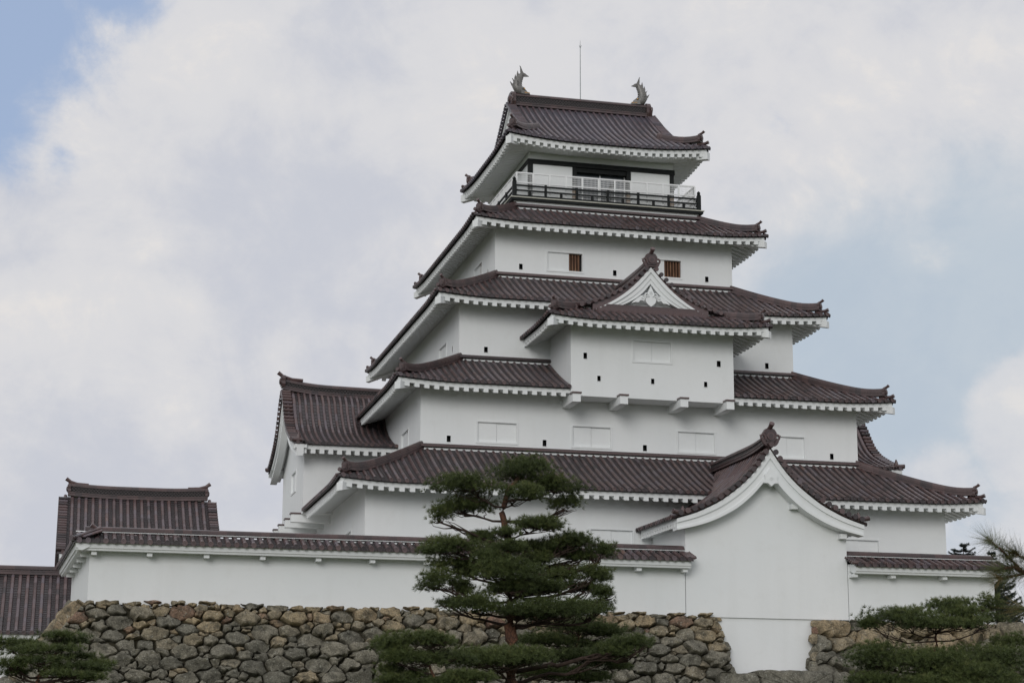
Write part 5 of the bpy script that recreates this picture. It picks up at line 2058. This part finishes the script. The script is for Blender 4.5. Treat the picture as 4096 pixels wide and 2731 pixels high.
def pads_from(lst, zx, y0, spread, seed, fdepth=.85):
    """Foliage pads: position across and up from the photograph, each at its own depth round the trunk."""
    nr = np.random.default_rng(seed)
    out = []
    for e in lst:
        cx, cy, hw, hh = e[:4]
        dy = e[4] if len(e) > 4 else nr.uniform(-1, 1) * spread
        px, py = zx(cx, cy)
        y = y0 + dy
        c = at(px, py, y)
        a, b = zx(cx + hw, cy), zx(cx, cy - hh)
        hw_m = np.linalg.norm(at(*a, y) - c)
        hh_m = np.linalg.norm(at(*b, y) - c)
        out.append((c, hw_m, max(.22, min(hw_m * fdepth, 1.0)), hh_m))
    return out


z6 = lambda x, y: (1400 + x / 1.5986, 1750 + y / 1.5986)
z7 = lambda x, y: (2700 + x / 1.6848, 2000 + y / 1.6848)
z8 = lambda x, y: (x / 4.116, 2350 + y / 4.116)
YP = -30.0
main_pads = [(1095, 215, 195, 70, 0), (770, 310, 190, 62, -.2), (1285, 310, 160, 66, .1), (1070, 365, 125, 60, -.7), (720, 445, 170, 60, .6), (575, 515, 62, 48, .2),
             (1370, 435, 90, 55, .4), (1200, 555, 160, 52, -.5), (985, 600, 75, 38, -.6), (870, 640, 110, 45, .5), (690, 700, 175, 62, -.3), (1270, 715, 170, 55, .7),
             (1430, 670, 130, 58, -.1), (1570, 725, 92, 55, .1), (890, 785, 130, 55, -.6), (650, 825, 135, 58, .3), (560, 925, 130, 75, -.2), (715, 965, 95, 50, .3),
             (1000, 860, 210, 85, -.8), (1560, 870, 115, 62, .1), (1320, 900, 160, 60, .5), (1620, 1000, 75, 46, 0), (780, 1075, 150, 66, -.5), (640, 1060, 75, 42, .2),
             (1300, 1110, 255, 78, -.4), (1560, 1085, 112, 62, .2), (1080, 1095, 105, 60, -.9), (900, 1420, 330, 72, -1.3), (1120, 1400, 160, 60, -1.0),
             (1820, 1325, 160, 55, -.6), (1640, 1370, 130, 42, -.5), (1450, 760, 120, 40, .6), (1120, 700, 70, 35, .8), (1160, 960, 130, 45, .3), (830, 860, 110, 50, .3), (1180, 800, 120, 45, .4), (1000, 700, 110, 46, -.8), (1020, 965, 160, 46, -.8), (1230, 960, 140, 46, -.3), (1500, 960, 110, 42, .1)]
tb = [at(*z6(1040, 1900), YP), at(*z6(1036, 1568), YP), at(*z6(1028, 1200), YP), at(*z6(1022, 1000), YP), at(*z6(1012, 700), YP), at(*z6(975, 480), YP), at(*z6(1010, 340), YP), at(*z6(1085, 250), YP)]
tb[0] = np.array((tb[1][0] + .05, YP, -2.1))
pine('pine_tree', 'tall pruned pine with layered foliage pads standing in front of the stone wall', 'pruned garden pines before the stone wall', tb,
     pads_from(main_pads, z6, YP, .7, 5), 101, rt=.27, dens=1.08)

left_small = [(400, 1320, 175, 62), (590, 1300, 150, 50), (300, 1405, 90, 60), (440, 1420, 150, 50), (330, 1500, 130, 50), (230, 1560, 120, 40), (620, 1400, 120, 45), (740, 1530, 140, 36), (620, 1570, 160, 40)]
YQ = -33.0
tq = [np.array((at(*z6(560, 1568), YQ)[0], YQ, -2.1)), at(*z6(558, 1568), YQ), at(*z6(500, 1460), YQ), at(*z6(490, 1380), YQ)]
pine('pine_tree', 'low pine with bent red stem before the stone wall, left of the tall pine', 'pruned garden pines before the stone wall', tq,
     pads_from(left_small, z6, YQ, .5, 6), 102, rt=.12)

right_small = [(1480, 1225, 225, 48), (1300, 1305, 190, 40), (1640, 1250, 110, 36), (1400, 1400, 230, 44), (1640, 1450, 110, 42), (1250, 1510, 120, 42), (1480, 1530, 140, 40), (1560, 1330, 120, 36)]
YR_ = -24.0
tq = [np.array((at(*z6(1450, 1560), YR_)[0], YR_, -2.1)), at(*z6(1448, 1540), YR_), at(*z6(1452, 1330), YR_), at(*z6(1460, 1240), YR_)]
pine('pine_tree', 'thin-stemmed low pine close to the stone wall, just right of the tall pine', 'pruned garden pines before the stone wall', tq,
     pads_from(right_small, z6, YR_, .5, 7), 103, rt=.09)

corner = [(1850, 715, 150, 50, .1), (1900, 760, 150, 50, -.3), (2090, 715, 120, 52, .2), (1490, 800, 215, 58, 0), (1350, 835, 105, 48, .3), (1760, 840, 240, 52, -.4), (1960, 830, 130, 50, -.2), (2130, 790, 80, 50, .3),
          (1390, 1040, 190, 85, -.3), (1330, 1130, 130, 60, .3), (1700, 1085, 290, 75, -.6), (2050, 1050, 250, 85, -.4), (2260, 1000, 120, 80, .2), (1900, 1170, 330, 72, -.9), (1380, 1215, 170, 55, -.5), (2230, 1140, 170, 90, -.6), (1650, 1240, 250, 60, -1.0), (2050, 1250, 300, 70, -1.1)]
YC = -38.0
tq = [np.array((at(*z7(1760, 1300), YC)[0], YC, -2.1)), at(*z7(1755, 1232), YC), at(*z7(1752, 1000), YC), at(*z7(1760, 900), YC), at(*z7(1800, 860), YC)]
pine('pine_tree', 'broad low pine with dense pads before the right stone wall, at the lower right corner', 'pruned garden pines before the stone wall', tq,
     pads_from(corner, z7, YC, .6, 8), 104, rt=.13, needle=.13, dens=.8)

lcorner = [(960, 830, 300, 75, 0), (820, 1000, 330, 85, -.3), (1180, 900, 180, 60, .2), (150, 960, 130, 80, .1), (390, 930, 110, 55, .3), (420, 1080, 200, 80, -.2), (1350, 1150, 250, 55, .3), (620, 1200, 330, 80, -.4), (180, 1260, 190, 90, -.3),
           (1250, 1320, 420, 75, -.2), (1700, 1270, 180, 60, .2), (1150, 1440, 330, 80, -.5), (1500, 1480, 260, 70, -.4), (250, 1400, 180, 50, 0)]
YL = -48.0
tq = [np.array((at(*z8(560, 1568), YL)[0], YL, -2.1)), at(*z8(600, 1560), YL), at(*z8(700, 1400), YL), at(*z8(860, 1250), YL), at(*z8(950, 1050), YL)]
pine('pine_tree', 'bushy pine top rising at the lower left corner before the stone wall', 'pruned garden pines before the stone wall', tq,
     pads_from(lcorner, z8, YL, .4, 9), 105, rt=.11, needle=.12, nw=.007, dens=.8)


# pine branch close to the camera at the right edge; its stem stands just outside the frame
def near_pine():
    nr = np.random.default_rng(77)
    th = thing('pine_tree', 'out-of-focus pine branch with long needles reaching in from the right edge', 'tree')
    z9 = lambda x, y: (3796 + x / 2.303, 2050 + y / 2.303)
    YN = -75.3
    base = at(*z9(1250, 700), YN)
    tk = MB()
    tk.tube([(base[0] + .35, YN + .1, -2.1), (base[0] + .3, YN, -.6), base + (.15, 0, 0), base + (.1, 0, .6), base + (.2, 0.05, 1.4)], [.10, .085, .07, .05, .03], 10, .5)
    fix_normals(tk.build('trunk', M_BARK, th, 60))
    br, tf = MB(), Tufts()
    twigs = [([(1250, 700), (900, 600), (700, 560), (560, 420), (470, 330), (372, 250)], .008),
             ([(700, 560), (600, 500), (520, 510), (430, 520)], .008),
             ([(900, 600), (760, 470), (690, 420), (600, 370)], .008),
             ([(1250, 760), (950, 900), (760, 900), (690, 890)], .009),
             ([(760, 470), (700, 560), (600, 580), (480, 600)], .007)]
    for pl, r in twigs:
        path = [at(*z9(*p), YN + .05 * math.sin(i * 2.1 + pl[0][1])) for i, p in enumerate(pl)]
        br.tube(path, np.linspace(r, r * .35, len(path)), 7, .5)
        # needles densely along the outer part
        segs = []
        for a, b in zip(path[1:-1], path[2:]):
            for t in np.linspace(0, 1, 9):
                segs.append((a + (b - a) * t, (b - a) / np.linalg.norm(b - a)))
        c = np.array([q[0] for q in segs])
        ax = np.array([q[1] for q in segs])
        tf.add(c, ax * .75, 12, .11, .0015, .62, nr.uniform(.25, .8, len(c)), nr)
        tf.add(c[-5:], ax[-5:], 16, .12, .0016, .5, nr.uniform(.5, 1.0, 5), nr)
    fix_normals(br.build('branches', M_BARK, th, 60))
    tf.build('crown', M_NEEDLE_NEAR, th)


near_pine()


# firs far behind the right plaster wall
def fir(label, base, H, seed, wid=.32, shift=0.0):
    nr = np.random.default_rng(seed)
    th = thing('fir_tree', label, 'tree', 'firs behind the right plaster wall')
    x, y, z = base
    tk = MB()
    tk.tube([(x, y, z), (x, y, z + H * .6), (x, y, z + H)], [.20, .11, .015], 8, .5)
    fix_normals(tk.build('trunk', M_BARK, th, 60))
    tf = Tufts()
    br = MB()
    zz = z + H - .10
    while zz > z + H * .12:
        h = z + H - zz
        R_ = min(wid * (h + .1) ** .75, 3.2)
        nb = int(5 + 1.5 * min(h, 3))
        a0 = nr.uniform(0, 6.28)
        for q in range(nb):
            a = a0 + 2 * math.pi * q / nb + nr.normal(0, .3)
            rr = R_ * nr.uniform(.55, 1.15)
            rise = nr.uniform(.12, .34) * rr
            z0 = zz + nr.normal(0, .06)
            d = np.array((math.cos(a), math.sin(a), 0))

            def bp(t):
                return np.array((x, y, z0)) + d * rr * t + np.array((0, 0, -.10 * rr * math.sin(2.6 * t) + rise * t * t))
            br.tube([bp(t) for t in np.linspace(0, 1, 7)], np.linspace(.02, .005, 7), 5, .5, caps=False)
            sidev = np.array((-d[1], d[0], 0))
            for t in np.linspace(.08, 1, max(5, int(rr / .07))):
                c0 = bp(t)
                for sg in (-1, 0, 1):
                    off = sidev * sg * nr.uniform(.03, .25) * rr * (1.1 - t) + np.array((0, 0, nr.normal(0, .03)))
                    tf.add(np.array([c0 + off]), np.array([d * .8 + sidev * sg * .5 + np.array((0, 0, .25))]), 16, .17, .02, .6, np.array([nr.uniform(.2, .7)]), nr)
        zz -= .24 * nr.uniform(.8, 1.3)
    fix_normals(br.build('branches', M_BARK, th, 60))
    tf.build('crown', M_NEEDLE_BLUE, th)


tp_ = at(3852, 2175, 25.0)
fir('dark fir with only its top showing over the coping of the right plaster wall', (tp_[0], 25.0, 3.0), tp_[2] - 3.0, 31, 1.05)
tp_ = at(3985, 2300, 6.0)
fir('dark fir standing beyond the end of the right plaster wall, branches beside it', (tp_[0] - .25, 6.0, 3.0), tp_[2] - 3.0 + 1.1, 33, .72)

# small dry weed on top of the right stone wall
nr = np.random.default_rng(4)
tf = Tufts()
c = np.array([at(2700 + x / 1.6848, 2000 + 822 / 1.6848, -16.2) for x in np.linspace(1105, 1230, 26)])
tf.add(c, np.tile((0, 0, 1.0), (26, 1)), 8, .12, .014, .8, nr.uniform(.1, .6, 26), nr)
wd = tf.build('weed_tuft', M_WEED, None)
tag(wd, 'dry brown weeds growing on top of the right stone wall beside the gatehouse', 'plant')
